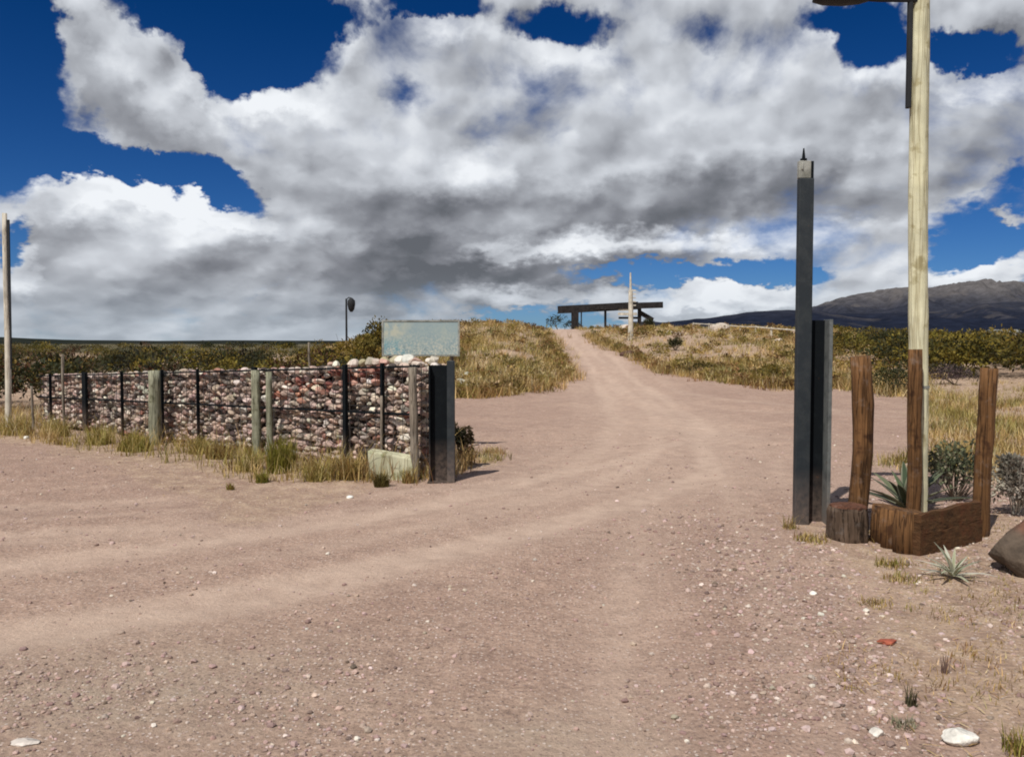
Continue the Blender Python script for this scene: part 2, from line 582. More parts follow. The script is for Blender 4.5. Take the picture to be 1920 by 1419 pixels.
c = mixc(nt, math_(nt, 'MULTIPLY', low, ramp(nt, n2.outputs[0], [(.34, grey(.6)), (.44, grey(0))])), c, (.16, .19, .18))
nt.links.new(c, b.inputs['Base Color']); b.inputs['Roughness'].default_value = .9; b.inputs['Specular IOR Level'].default_value = .15

# ground
m, nt, b = new_mat('gravel and dry soil'); M_GROUND = m
tc = nd(nt, 'ShaderNodeTexCoord'); v = tc.outputs['Object']
at_ = nd(nt, 'ShaderNodeAttribute', attribute_name='Col')
sp = nd(nt, 'ShaderNodeSeparateColor'); nt.links.new(at_.outputs[0], sp.inputs[0])
big = noise(nt, v, .55, 5, .6, .4); mid = noise(nt, v, 4.5, 6, .65); fine = noise(nt, v, 38, 6, .7); tiny = noise(nt, v, 130, 3, .7)
gcol = ramp(nt, fine.outputs[0], [(.26, (.165, .112, .092)), (.46, (.356, .246, .190)), (.60, (.446, .32, .252)), (.80, (.60, .465, .38))])
gcol = mixc(nt, 1.0, gcol, ramp(nt, big.outputs[0], [(.3, (.88, .84, .83)), (.7, (1.10, 1.08, 1.05))]), 'MULTIPLY')
gcol = mixc(nt, 1.0, gcol, ramp(nt, mid.outputs[0], [(.3, grey(.82)), (.7, grey(1.14))]), 'MULTIPLY')
tr_f = math_(nt, 'MULTIPLY', sp.outputs[1], ramp(nt, mid.outputs[0], [(.2, grey(.55)), (.7, grey(1))]))
dust = mixc(nt, mid.outputs[0], (.515, .38, .297), (.60, .46, .36))
gcol = mixc(nt, math_(nt, 'MULTIPLY', tr_f, .85), gcol, dust)
greyp = mixc(nt, fine.outputs[0], (.28, .225, .165), (.52, .42, .32))
gcol = mixc(nt, math_(nt, 'MULTIPLY', sp.outputs[2], ramp(nt, mid.outputs[0], [(.3, grey(.2)), (.62, grey(1))])), gcol, greyp)
soil = ramp(nt, mid.outputs[0], [(.28, (.25, .16, .105)), (.5, (.425, .302, .21)), (.72, (.55, .415, .295))])
soil = mixc(nt, 1.0, soil, ramp(nt, fine.outputs[0], [(.3, grey(.70)), (.7, grey(1.2))]), 'MULTIPLY')
kv = math_(nt, 'ADD', sp.outputs[0], math_(nt, 'MULTIPLY', math_(nt, 'SUBTRACT', mid.outputs[0], .5), .9))
kv = ramp(nt, kv, [(.28, grey(0)), (.68, grey(1))])
c = mixc(nt, kv, gcol, soil)
sg_ = nd(nt, 'ShaderNodeSeparateXYZ'); nt.links.new(v, sg_.inputs[0])
far = nd(nt, 'ShaderNodeMapRange'); nt.links.new(sg_.outputs[1], far.inputs[0]); far.inputs[1].default_value = 95; far.inputs[2].default_value = 135
n5 = noise(nt, v, .05, 6, .7)
c = mixc(nt, far.outputs[0], c, ramp(nt, n5.outputs[0], [(.3, (.035, .034, .014)), (.6, (.085, .072, .022)), (.8, (.16, .12, .05))]))
# specks: light and dark chips of stone
vo = nd(nt, 'ShaderNodeTexVoronoi'); vo.inputs['Scale'].default_value = 46; nt.links.new(v, vo.inputs['Vector'])
chip = math_(nt, 'LESS_THAN', vo.outputs['Distance'], .30)
vs = nd(nt, 'ShaderNodeSeparateColor'); nt.links.new(vo.outputs['Color'], vs.inputs[0])
cc = ramp(nt, vs.outputs[0], [(.0, (.10, .075, .065)), (.35, (.27, .19, .16)), (.7, (.48, .37, .32)), (.9, (.70, .61, .54))])
c = mixc(nt, math_(nt, 'MULTIPLY', chip, math_(nt, 'SUBTRACT', .75, math_(nt, 'MULTIPLY', sp.outputs[1], .55))), c, cc)
nt.links.new(c, b.inputs['Base Color']); b.inputs['Roughness'].default_value = .95
b.inputs['Specular IOR Level'].default_value = .15
hsum = math_(nt, 'ADD', math_(nt, 'MULTIPLY', fine.outputs[0], .6), math_(nt, 'MULTIPLY', mid.outputs[0], 1.6))
hsum = math_(nt, 'ADD', hsum, math_(nt, 'MULTIPLY', tiny.outputs[0], .25))
vg = nd(nt, 'ShaderNodeTexVoronoi'); vg.inputs['Scale'].default_value = 24; nt.links.new(v, vg.inputs['Vector'])
loose = math_(nt, 'SUBTRACT', 1.0, math_(nt, 'MULTIPLY', sp.outputs[1], .8), clamp=True)
hsum = math_(nt, 'ADD', hsum, math_(nt, 'MULTIPLY', math_(nt, 'MULTIPLY', math_(nt, 'SUBTRACT', 1.0, vg.outputs['Distance']), loose), .35))
bump(nt, b, hsum, .8, .03)

# hills
m, nt, b = new_mat('far hill scrub'); M_HILL = m
at_ = nd(nt, 'ShaderNodeAttribute', attribute_name='Col')
v = obj_vec(nt)
n1 = noise(nt, v, .0035, 7, .68, .5); n2 = noise(nt, v, .02, 6, .7)
f = ramp(nt, n2.outputs[0], [(.3, grey(.6)), (.7, grey(1.35))])
c = mixc(nt, 1.0, at_.outputs[0], f, 'MULTIPLY')
c = mixc(nt, math_(nt, 'MULTIPLY', ramp(nt, n1.outputs[0], [(.55, grey(0)), (.68, grey(1))]), .45), c, (.14, .125, .115))
nt.links.new(c, b.inputs['Base Color']); b.inputs['Roughness'].default_value = 1; b.inputs['Specular IOR Level'].default_value = 0

# ------------------------------------------------------------------ GROUND (one sheet to the horizon)
ya = np.concatenate([np.linspace(-60, -1, 30)[:-1], np.linspace(-1, 18, 330)[:-1], np.geomspace(18, 120, 200)[:-1], np.geomspace(120, 16000, 70)])
aa = np.sinh(np.linspace(-2.0, 2.0, 560)) / np.sinh(2.0) * 1.9
X = aa[None, :] * (np.maximum(ya, 0)[:, None] + 5.0) * (1 + 0 * ya[:, None])
Y = np.repeat(ya[:, None], len(aa), 1)
Xf, Yf = X.ravel(), Y.ravel()
nearm = (Yf < 115) & (np.abs(Xf) < 130)
rut = np.zeros(Xf.shape); k = (Yf < 95) & (np.abs(Xf) < 25)
rut[k] = ruts(Xf[k], Yf[k])
veg = np.ones(Xf.shape); veg[nearm] = veg_mask(Xf[nearm], Yf[nearm])
Zf = height(Xf, Yf) - .028 * rut * (1 - veg)
# greyer loose gravel in the left foreground
gp = np.exp(-(((Xf + 1.75) / 1.1) ** 2 + ((Yf - 3.9) / .75) ** 2)) + .8 * np.exp(-(((Xf - .15) / .5) ** 2 + ((Yf - 3.35) / .35) ** 2))
gp = np.clip(gp * .75, 0, 1)
# the packed, paler middle of the road
pack = np.zeros(Xf.shape)
pack[k] = np.exp(-(path_dist(PATH_A, Xf[k], Yf[k]) / 1.7) ** 2) * sstep(4.0, 11, Yf[k])
stk = np.zeros(Xf.shape)
for P_, wd in ((PATH_A, 2.6), (PATH_B, 1.8), (PATH_D, 2.2)):
    dd_ = path_dist(P_, Xf[k], Yf[k])
    stk[k] = np.maximum(stk[k], np.exp(-(dd_ / wd) ** 2) * (fbm(dd_ * 3.2 + 50, (Xf[k] + Yf[k]) * .16, 19, 3) - .42) * 2.2)
trk = np.clip((np.maximum(rut * .8, pack * .6) + stk * .55) * (1 - veg), 0, 1)
ny, nx = X.shape
idx = np.arange(ny * nx).reshape(ny, nx)
F = np.stack([idx[:-1, :-1], idx[:-1, 1:], idx[1:, 1:], idx[1:, :-1]], -1).reshape(-1, 4)
g = MB(); g.add(np.stack([Xf, Yf, Zf], 1), F, np.stack([veg, trk, gp], 1))
go = g.build('ground', M_GROUND, smooth=True)
tag(go, 'pinkish gravel ground with pale wheel tracks and dry soil at its edges', 'ground', kind='structure')

# ------------------------------------------------------------------ FAR HILLS
def ridge(name, prof, D0, D1, Dtop, base_col, top_col, seed, amp, label):
    az = np.linspace(prof[0][0], prof[-1][0], 320)
    top = np.interp(az, [p[0] for p in prof], [p[1] for p in prof])
    dd = np.linspace(0, 1, 90)
    tcrest = (Dtop - D0) / (D1 - D0)
    A, T = np.meshgrid(az, dd)
    D = D0 + T * (D1 - D0)
    Xh = (A - 960) / FPX * D
    Hc = (640 - np.repeat(top[None], len(dd), 0)) / FPX * Dtop + EYE
    s = np.where(T < tcrest, sstep(0, 1, T / tcrest) ** .85, 1 - sstep(0, 1, (T - tcrest) / (1 - tcrest)))
    r = 1 - np.abs(2 * fbm(Xh / (D0 * .11), D / (D0 * .16), seed, 6) - 1)
    r2 = fbm(Xh / (D0 * .035), D / (D0 * .06), seed + 3, 5)
    Z = -4 + (Hc + 4) * s * (1 + amp * ((r - .75) * 1.6 + (r2 - .5) * .5) * (1 - .72 * np.exp(-((T - tcrest) / .12) ** 2)))
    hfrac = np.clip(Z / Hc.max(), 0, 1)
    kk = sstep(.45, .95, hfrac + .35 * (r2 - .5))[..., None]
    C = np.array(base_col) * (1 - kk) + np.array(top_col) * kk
    h, w = A.shape; ii = np.arange(h * w).reshape(h, w)
    F = np.stack([ii[:-1, :-1], ii[:-1, 1:], ii[1:, 1:], ii[1:, :-1]], -1).reshape(-1, 4)
    mb = MB(); mb.add(np.stack([Xh.ravel(), D.ravel(), Z.ravel()], 1), F, C.reshape(-1, 3))
    o = mb.build(name, M_HILL, smooth=True)
    return tag(o, label, 'hills', kind='structure')


ridge('mountain_ridge', [(1180, 606), (1300, 604), (1400, 597), (1480, 590), (1530, 578), (1590, 561), (1640, 552), (1710, 546), (1750, 543),
                         (1800, 536), (1860, 532), (1920, 535), (2000, 540), (2200, 560), (2500, 590), (2800, 620)], 4300, 8000, 6200,
      (.030, .033, .046), (.115, .108, .108), 101, .42, 'long mountain ridge with bare brown slopes on the right skyline')  # lifted bluish top colour also paints in distance haze
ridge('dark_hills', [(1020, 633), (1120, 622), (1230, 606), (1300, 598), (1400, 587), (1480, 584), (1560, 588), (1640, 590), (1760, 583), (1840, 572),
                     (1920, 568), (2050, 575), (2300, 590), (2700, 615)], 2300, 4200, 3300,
      (.014, .018, .032), (.030, .033, .046), 131, .25, 'low dark blue hills in front of the mountain ridge')  # navy colours paint cloud shadow over the dark scrub
ridge('plateau', [(-1400, 634), (-700, 632), (-200, 634), (0, 632), (60, 635), (120, 637), (300, 639), (420, 638), (640, 639), (800, 636), (1000, 632), (1120, 635)], 1500, 3200, 2300,
      (.020, .024, .020), (.03, .034, .03), 151, .3, 'low dark plateau along the left skyline')

OLIVE = [(.115, .092, .016), (.16, .125, .02), (.075, .068, .016), (.05, .044, .013), (.20, .15, .026)]
DARKG = [(.030, .036, .014), (.045, .048, .018), (.060, .052, .016), (.022, .022, .012)]
REDBR = [(.095, .045, .022), (.07, .04, .02), (.05, .04, .018)]
YELLO = [(.16, .115, .016), (.12, .09, .014), (.085, .068, .014), (.20, .14, .03)]
GREYG = [(.17, .18, .10), (.12, .13, .07), (.24, .235, .15), (.07, .075, .045)]
PALES = [(.34, .31, .25), (.24, .22, .17), (.42, .39, .33), (.15, .135, .10)]


def crown(mb, c, r, n, leaf, cols, rg, lumps=9, aspect=.5, lo=.1):
    """leaf clumps spread unevenly through an uneven crown of size r=(rx,ry,rz)"""
    r = np.array(r); c = np.array(c)
    L = rg.normal(size=(lumps, 3)); L /= np.linalg.norm(L, axis=1)[:, None]
    L[:, 2] = np.abs(L[:, 2]) * 1.1 - .25
    L = L * (rg.random((lumps, 1)) * .5 + .3)
    lr = rg.uniform(.28, .5, lumps)
    k = rg.integers(0, lumps, n)
    d = rg.normal(size=(n, 3)); d /= np.linalg.norm(d, axis=1)[:, None]
    rad = lr[k] * (.35 + .65 * rg.random(n) ** .5)
    P = L[k] + d * rad[:, None]
    N = d + L[k] * .8
    keep = P[:, 2] > -.95
    P, N, k = P[keep], N[keep], k[keep]; n = len(P)
    tone = pal(cols, lumps, rg, None, .12)
    C = tone[k] * (1 + .45 * (rg.random((n, 1)) - .5))
    leaves(mb, c + P * r, N, leaf * (.6 + .8 * rg.random(n)), C, rg, aspect)


# ------------------------------------------------------------------ STUFF: dry grass on the banks
def clump_noise(x, y):
    return fbm(x * .33, y * .33, 77, 3)


STRAW = [(.60, .42, .18), (.47, .33, .13), (.66, .51, .28), (.29, .20, .065), (.26, .14, .06), (.18, .145, .04), (.68, .56, .36)]
gmb = MB()


def sow(n, xr, yr, mask_fn, hgt, nb, wid, spread, probs, seed, seg=1, polar=False, hvar=1.0):
    rg = np.random.default_rng(seed)
    if polar:
        y = np.exp(rg.uniform(math.log(yr[0]), math.log(yr[1]), n)); x = rg.uniform(*xr, n) * y
    else:
        x = rg.uniform(*xr, n); y = rg.uniform(*yr, n)
    keep = rg.random(n) < mask_fn(x, y)
    x, y = x[keep], y[keep]; n = len(x)
    if not n: return
    cn = clump_noise(x, y)
    z = height(x, y) - .01
    k = nb
    sp = spread * (.5 + rg.random(n))
    bx = np.repeat(x, k) + rg.normal(size=n * k) * np.repeat(sp, k) * .5
    by = np.repeat(y, k) + rg.normal(size=n * k) * np.repeat(sp, k) * .5
    hh = np.repeat(hgt * (.45 + .9 * rg.random(n)) * (.6 + .9 * cn) ** hvar, k) * (.6 + .5 * rg.random(n * k))
    base = np.stack([bx, by, np.repeat(z, k)], 1)
    tc_ = pal(STRAW, n, rg, probs, .22)
    dark = sstep(.42, .62, fbm(x * .9, y * .9, 91, 2))[:, None]
    tc_ = tc_ * (1 - .5 * dark * np.array([.7, .55, .9]))
    C = np.repeat(tc_, k, 0) * (1 + .25 * (rg.random((n * k, 1)) - .5))
    blades(gmb, base, hh, wid * (.7 + .6 * rg.random(n * k)), hh * (.15 + .75 * rg.random(n * k)), C, rg, seg)


PB = [.26, .2, .16, .14, .08, .1, .06]


def m_mound(x, y): return (poly_sd(P_MOUND, x, y) > .1) * (.35 + .65 * sstep(.35, .55, clump_noise(x, y)))
def m_bank(x, y): return (poly_sd(P_BANK, x, y) > .1) * (.25 + .75 * sstep(.38, .58, clump_noise(x, y)))
def m_strip(x, y): return (poly_sd(P_STRIP, x, y) > .05) * (.2 + .8 * sstep(.4, .6, clump_noise(x * 2, y * 2)))
def m_right(x, y): return (poly_sd(P_RIGHT, x, y) > -.2) * sstep(.5, .68, clump_noise(x * 3, y * 3))


sow(9000, (-.26, .09), (24, 92), m_mound, .42, 9, .03, .28, PB, 1, polar=True)
sow(11000, (.04, .50), (30, 95), m_bank, .36, 9, .032, .28, PB, 2, polar=True)
sow(5200, (.38, .72), (8.5, 32), m_bank, .20, 10, .011, .2, PB, 3, seg=2, polar=True)
sow(5200, (-.62, -.05), (9.6, 20), m_strip, .25, 9, .010, .12, [.26, .2, .1, .16, .18, .06, .04], 4, seg=2, polar=True)
sow(2200, (-.60, -.07), (9.6, 17), m_strip, .46, 3, .007, .2, [.3, .15, .2, .1, .15, .04, .06], 14, seg=3, polar=True)
sow(900, (.32, .75), (3.0, 8.5), m_right, .055, 9, .005, .09, [.1, .25, .1, .3, .2, .05, .0], 5, seg=2, polar=True)
sow(500, (-.085, .02), (9.8, 12.5), lambda x, y: (poly_sd(P_PATCH, x, y) > -.1) * .8, .12, 9, .009, .1, PB, 6, seg=2, polar=True)
rg = np.random.default_rng(15)
for cnt, xr, yr, pl in ((900, (.30, .72), (3.2, 9), P_RIGHT), (700, (-.6, -.08), (8.6, 16), P_STRIPB)):
    y = np.exp(rg.uniform(math.log(yr[0]), math.log(yr[1]), cnt)); x = rg.uniform(*xr, cnt) * y
    kk_ = poly_sd(pl, x, y) > -.15; x, y = x[kk_], y[kk_]; m_ = len(x)
    base = np.stack([x, y, height(x, y) + .004], 1)
    blades(gmb, base, np.full(m_, .008) * (.5 + rg.random(m_) * 2), .0035 * (1 + rg.random(m_)), .03 + .10 * rg.random(m_), pal(STRAW, m_, rg, PB, .25), rg, 2)
# grass along the foot of the bank edges, where it grows thickest
for P, sd_, cnt in ((P_MOUND[:9], 21, 420), (P_BANK[:10], 22, 560)):
    rg = np.random.default_rng(sd_)
    seg_ = rg.integers(0, len(P) - 1, cnt); t = rg.random(cnt)
    q = P[seg_] * (1 - t)[:, None] + P[seg_ + 1] * t[:, None] + rg.normal(size=(cnt, 2)) * .35
    q += (np.array([-1.0, .4]) if sd_ == 21 else np.array([.5, .7])) * rg.random((cnt, 1)) * .9
    x, y = q.T; kk = 14
    z = height(x, y)
    hh = np.repeat(.22 + .38 * rg.random(cnt), kk) * (.6 + .5 * rg.random(cnt * kk))
    base = np.stack([np.repeat(x, kk) + rg.normal(size=cnt * kk) * .16, np.repeat(y, kk) + rg.normal(size=cnt * kk) * .16, np.repeat(z, kk)], 1)
    C = np.repeat(pal(STRAW, cnt, rg, [.2, .2, .08, .22, .12, .16, .02], .2), kk, 0)
    blades(gmb, base, hh, .028 * (.7 + .6 * rg.random(cnt * kk)), hh * (.2 + .7 * rg.random(cnt * kk)), C, rg, 1)
BUSHY = [(.48, .34, .13), (.33, .235, .07), (.22, .165, .04), (.14, .085, .035), (.27, .15, .06), (.56, .43, .22), (.13, .11, .03)]


def bushes(n, xr, yr, P, seed, size, cols):
    rg = np.random.default_rng(seed)
    y = np.exp(rg.uniform(math.log(yr[0]), math.log(yr[1]), n)); x = rg.uniform(*xr, n) * y
    k = (poly_sd(P, x, y) > .15) & (rg.random(n) < .3 + .7 * sstep(.4, .55, clump_noise(x, y)))
    for x_, y_ in zip(x[k], y[k]):
        r_ = size * rg.uniform(.6, 1.5)
        c2 = [cols[rg.integers(len(cols))], cols[rg.integers(len(cols))]]
        crown(gmb, (x_, y_, hz(x_, y_) + r_ * .4), (r_, r_, r_ * .55), 110, .10 + .0012 * y_, c2, rg, 6, .35)


bushes(520, (-.24, .075), (24.5, 85), P_MOUND, 301, .42, BUSHY)
bushes(620, (.05, .48), (30, 90), P_BANK, 302, .42, BUSHY)
for P, sd_, cnt in ((P_MOUND[:8], 303, 60), (P_BANK[1:8], 304, 70)):
    rg = np.random.default_rng(sd_)
    for _ in range(cnt):
        i = rg.integers(len(P) - 1); t = rg.random(); q = P[i] * (1 - t) + P[i + 1] * t + (np.array([-.9, .3]) if sd_ == 303 else np.array([.6, .5])) * rg.uniform(.2, 1)
        r_ = rg.uniform(.22, .5)
        crown(gmb, (q[0], q[1], hz(*q) + r_ * .4), (r_, r_, r_ * .6), 120, .11, [BUSHY[rg.integers(2, 5)], BUSHY[rg.integers(1, 7)]], rg, 6, .35)
tag(gmb.build('dry_grass', M_GRASS), 'straw coloured dry grass over the road banks and wall foot', 'grass', kind='stuff')

# ------------------------------------------------------------------ shrubs
def stems(mb, c, r, n, rg, col=(.08, .06, .045), rad=.012):
    for _ in range(n):
        a = rg.random() * 6.28; q = rg.random() ** .5
        tip = np.array([c[0] + math.cos(a) * q * r[0] * .8, c[1] + math.sin(a) * q * r[1] * .8, c[2] + r[2] * (.9 + .9 * rg.random())])
        b0 = np.array([c[0] + rg.normal() * .05 * r[0], c[1] + rg.normal() * .05 * r[1], c[2] - .02])
        midp = (b0 + tip) / 2 + np.array([math.cos(a), math.sin(a), .2]) * .12 * r[0]
        mb.tube([b0, midp, tip], [rad, rad * .7, rad * .25], 5, col)


def shrub(name, label, cat, x, y, r, n, leaf, cols, seed, ns=6, group=None, lumps=10, aspect=.5, rad=.015, stem=(.08, .06, .045), sink=0):
    rg = np.random.default_rng(seed)
    z = hz(x, y) - sink
    t = thing(name, label, cat, (x, y, z), group=group)
    mb = MB(); crown(mb, (0, 0, r[2] * .95), r, n, leaf, cols, rg, lumps, aspect); mb.build('foliage', M_LEAF, t)
    sb = MB(); stems(sb, (0, 0, 0), r, ns, rg, stem, rad); sb.build('stem', M_STEM, t)
    return t


def ground_of(px, py):
    return ground_hit(px, py)


# scrub that reads as one mass: behind the stone wall, and right of the gate
def scrub_mass(name, label, spots, seed, leaf, n, cols_list):
    rg = np.random.default_rng(seed); mb = MB()
    for (x, y, rx, rz_, ci) in spots:
        crown(mb, (x, y, hz(x, y) + rz_ * .8), (rx, rx * .9, rz_), n, leaf, cols_list[ci], rg, 9)
    return tag(mb.build(name, M_LEAF), label, 'scrub', kind='stuff')


rg = np.random.default_rng(5)
spots = []
for _ in range(150):
    y = math.exp(rg.uniform(math.log(20), math.log(95))); x = rg.uniform(-.72, -.19 if y < 60 else -.13) * y
    ztop = EYE + rg.uniform(-.45, .02) if y < 45 else EYE + rg.uniform(-.5, .25)
    hgt = max(.5, ztop - hz(x, y))
    spots.append((x, y, hgt * rg.uniform(.7, 1.1), hgt * .52, rg.choice(4, p=[.4, .35, .15, .1])))
scrub_mass('scrub', 'dark olive and reddish thorn scrub massed behind the stone wall', spots, 6, .11, 560, [OLIVE, DARKG, REDBR, YELLO])
spots = []
for _ in range(230):
    y = math.exp(rg.uniform(math.log(34), math.log(120))); x = rg.uniform(.372 if y > 42 else .45, .78) * y
    ztop = EYE + rg.uniform(.0, .019 * y)
    hgt = min(max(.7, ztop - hz(x, y)), 3.0)
    spots.append((x, y, hgt * rg.uniform(.95, 1.4), hgt * .52, rg.choice(4, p=[.66, .22, .03, .09])))
scrub_mass('scrub', 'olive green bushland massed right of the gate below the mountains', spots, 8, .17, 430, [OLIVE, DARKG, REDBR, YELLO])
spots = []
for _ in range(110):
    y = rg.uniform(130, 520); x = rg.uniform(-.75, .8) * y
    if -.1 < x / y < .02: continue
    spots.append((x, y, rg.uniform(3, 6), rg.uniform(1.3, 2.4) * (1 if x > 0 else .62), rg.choice(2)))
scrub_mass('distant_woods', 'dark line of far trees along the plain behind everything', spots, 9, .55, 260, [DARKG, OLIVE])

x, y = at(672, 650, 30)[:2]
shrub('shrub', 'yellowish olive shrub left of the map sign below the distant lamp', 'shrub', x, y, (1.2, 1.0, .98), 2600, .10, YELLO, 21, lumps=12)
x, y = at(722, 650, 34)[:2]
shrub('shrub', 'darker olive shrub rising behind the left edge of the map sign', 'shrub', x, y, (1.1, 1.0, 1.02), 2200, .11, OLIVE, 22)
x, y = ground_of(866, 862)
shrub('shrub', 'small dark shrub tucked behind the steel gate post of the stone wall', 'shrub', x - .03, y, (.15, .2, .27), 1500, .045, [(.05, .036, .02), (.03, .03, .014), (.07, .05, .025)], 23, lumps=7)
x, y = ground_of(1265, 656)
shrub('shrub', 'lone dark green shrub on the slope right of the white flagpole', 'shrub', x, y, (.55, .5, .42), 800, .09, DARKG, 24)
x, y = ground_of(1440, 716)
shrub('shrub', 'dark olive shrub at the right bank foot nearest the tall steel post', 'shrub', x, y, (.75, .5, .36), 900, .07, OLIVE, 25)
x, y = ground_of(1310, 704)
shrub('shrub', 'low grey olive shrub on the right bank edge midway to the steel post', 'shrub', x, y, (.85, .5, .34), 900, .07, OLIVE[:3] + REDBR[2:], 26)
x, y = ground_of(1675, 742)
shrub('shrub', 'dark bush behind the pale lamp pole, left of it', 'shrub', x, y, (.75, .6, .55), 1200, .07, DARKG, 27)
x, y = ground_of(1792, 722)
shrub('shrub', 'purplish grey bush in the field right of the lamp pole', 'shrub', x, y, (1.0, .7, .42), 1100, .08, [(.10, .07, .075), (.07, .05, .055), (.05, .045, .035)], 28)
x, y = ground_of(1792, 940)
shrub('shrub', 'rounded grey green shrub between the lamp pole and the right timber post', 'shrub', x, y, (.40, .30, .33), 1500, .045, GREYG + [(.05, .055, .035)], 29, lumps=26, rad=.006, ns=34, stem=(.16, .13, .10))
x, y = ground_of(1905, 968)
shrub('shrub', 'pale twiggy shrub right of the timber posts at the photo edge', 'shrub', x, y, (.30, .28, .30), 2000, .045, PALES, 30, lumps=12, rad=.006, ns=26, stem=(.38, .35, .30))
for (px, D, rx, rz_, lab, s) in ((1048, 92, 1.7, 1.0, 'dark bush on the road crest left of the pergola', 31),
                                (1072, 96, 1.0, .7, 'low dark bush right behind the road crest under the pergola', 32),
                                (1212, 84, .9, .6, 'dark bush at the foot of the pergola brace', 33)):
    p = at(px, 620, D)
    shrub('shrub', lab, 'shrub', p[0], p[1], (rx, .8, rz_), 500, .16, DARKG, s)

# ------------------------------------------------------------------ GABION WALL
A0 = np.array([-1.03, 9.95]); WD = np.array([-.776, .631]); WN = np.array([.631, .776])    # along the wall, and away from the road
WL = 10.5; WT = .40


def wall_top(s): return 1.33 - .037 * s


def s_of(px):
    """how far along the wall front a direction meets it"""
    d = ray(px, 640); k = d[0] / d[1]
    return (k * A0[1] - A0[0]) / (WD[0] - k * WD[1])


def wpt(s, t, z):
    q = A0 + WD * s + WN * t
    return np.array([q[0], q[1], z])


wall = thing('gabion_wall', 'low gabion wall of pink and grey stones held by black posts and wire', 'wall', (*A0, 0))
off = np.array([A0[0], A0[1], 0])
SP = [(.43, .315, .265), (.60, .50, .415), (.27, .23, .20), (.09, .068, .06), (.50, .37, .305), (.74, .68, .58), (.34, .17, .13)]
rg = np.random.default_rng(41)
bays = [.0] + [s_of(p) for p in (655, 485, 310, 165)] + [WL]
for bi in range(5):
    s0, s1 = bays[bi] + .03, bays[bi + 1] - .03
    Ps = []; Sz = []
    ds, dz = .096, .064
    for layer, t in ((0, .055), (1, .15)):
        for row in range(26):
            z = .05 + row * dz
            s = s0 + rg.random() * ds
            while s < s1:
                if z < wall_top(s) - .04:
                    Ps.append(wpt(s + rg.normal() * .02, t + rg.normal() * .012, z + rg.normal() * .016)); Sz.append(.0535 * rg.uniform(.55, 1.65))
                s += ds * rg.uniform(.75, 1.15)
    if bi == 0:                                                     # the end that faces the road
        for row in range(26):
            z = .05 + row * dz
            for t in np.arange(.06, WT, .11):
                if z < wall_top(0) - .04:
                    Ps.append(wpt(.055 + rg.normal() * .01, t + rg.normal() * .02, z + rg.normal() * .015)); Sz.append(.066 * rg.uniform(.75, 1.2))
    for s in np.arange(s0, s1, .11):                                # top course
        for t in np.arange(.05, WT, .11):
            Ps.append(wpt(s + rg.normal() * .02, t + rg.normal() * .02, wall_top(s) - .05 + rg.normal() * .018)); Sz.append(.064 * rg.uniform(.75, 1.25))
    Ps = np.array(Ps); Sz = np.array(Sz); n = len(Ps)
    C = pal(SP, n, rg, [.27, .17, .17, .14, .15, .06, .04], .22)
    if bi <= 1:                                                     # a vein of red stones
        sl = (Ps[:, :2] - A0) @ WD
        red = (np.abs(Ps[:, 2] - (1.24 - .17 * (sl - .8))) < .13) & (sl > .7) & (sl < 3.0) & (rg.random(n) < .55)
        C[red] = pal([(.34, .14, .105), (.44, .22, .165), (.52, .30, .235), (.22, .08, .065)], int(red.sum()), rg)
    mb = MB()
    scatter_rocks(mb, Ps - off, Sz, C, ROCK1, RF1, rg, (1.08, 1.08, .74))
    c0, c1 = wpt(s0 + .1, .24, 0), wpt(s1, .24, 0)                  # near-black core boxes, seen only through gaps
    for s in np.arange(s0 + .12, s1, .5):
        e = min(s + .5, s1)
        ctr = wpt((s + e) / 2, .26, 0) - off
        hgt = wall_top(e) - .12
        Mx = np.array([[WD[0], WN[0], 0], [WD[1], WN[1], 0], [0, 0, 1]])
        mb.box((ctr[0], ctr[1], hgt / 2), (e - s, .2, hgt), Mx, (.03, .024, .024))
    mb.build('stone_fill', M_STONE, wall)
# wire mesh over the face, the end and the top
mb = MB()
for s in np.arange(.0, WL, .16):
    mb.bar(wpt(s, -.035, .02) - off, wpt(s, -.035, wall_top(s) + .01) - off, .0065)
zs = np.arange(.1, 1.32, .14)
for z in zs:
    send = min(WL, (1.33 - z) / .037)
    mb.bar(wpt(0, -.039, z) - off, wpt(send, -.039, z) - off, .0065)
for t in np.arange(.0, WT + .01, .1):
    mb.bar(wpt(-.04, t, .02) - off, wpt(-.04, t, wall_top(0)) - off, .006)
for z in zs:
    mb.bar(wpt(-.044, -.03, z) - off, wpt(-.044, WT, z) - off, .006)
mb.build('wire_mesh', M_WIRE, wall)
Mw = np.array([[WD[0], WN[0], 0], [WD[1], WN[1], 0], [0, 0, 1]])
for px, w in ((725, .035), (655, .06), (485, .085), (378, .022), (310, .06), (235, .018), (165, .14), (100, .03)):
    s = s_of(px); hgt = wall_top(s) + .03
    mb = MB(); c = wpt(s, -.075, hgt / 2) - off
    mb.box(c, (w, .05, hgt), Mw); mb.build('post', M_STEEL_DARK, wall, bevel=.004)
for zf in (.56, .985):
    mb = MB(); mb.bar(wpt(.02, -.052, wall_top(0) * zf) - off, wpt(WL, -.052, wall_top(WL) * zf) - off, .036, .025)
    mb.build('rail', M_STEEL_DARK, wall)

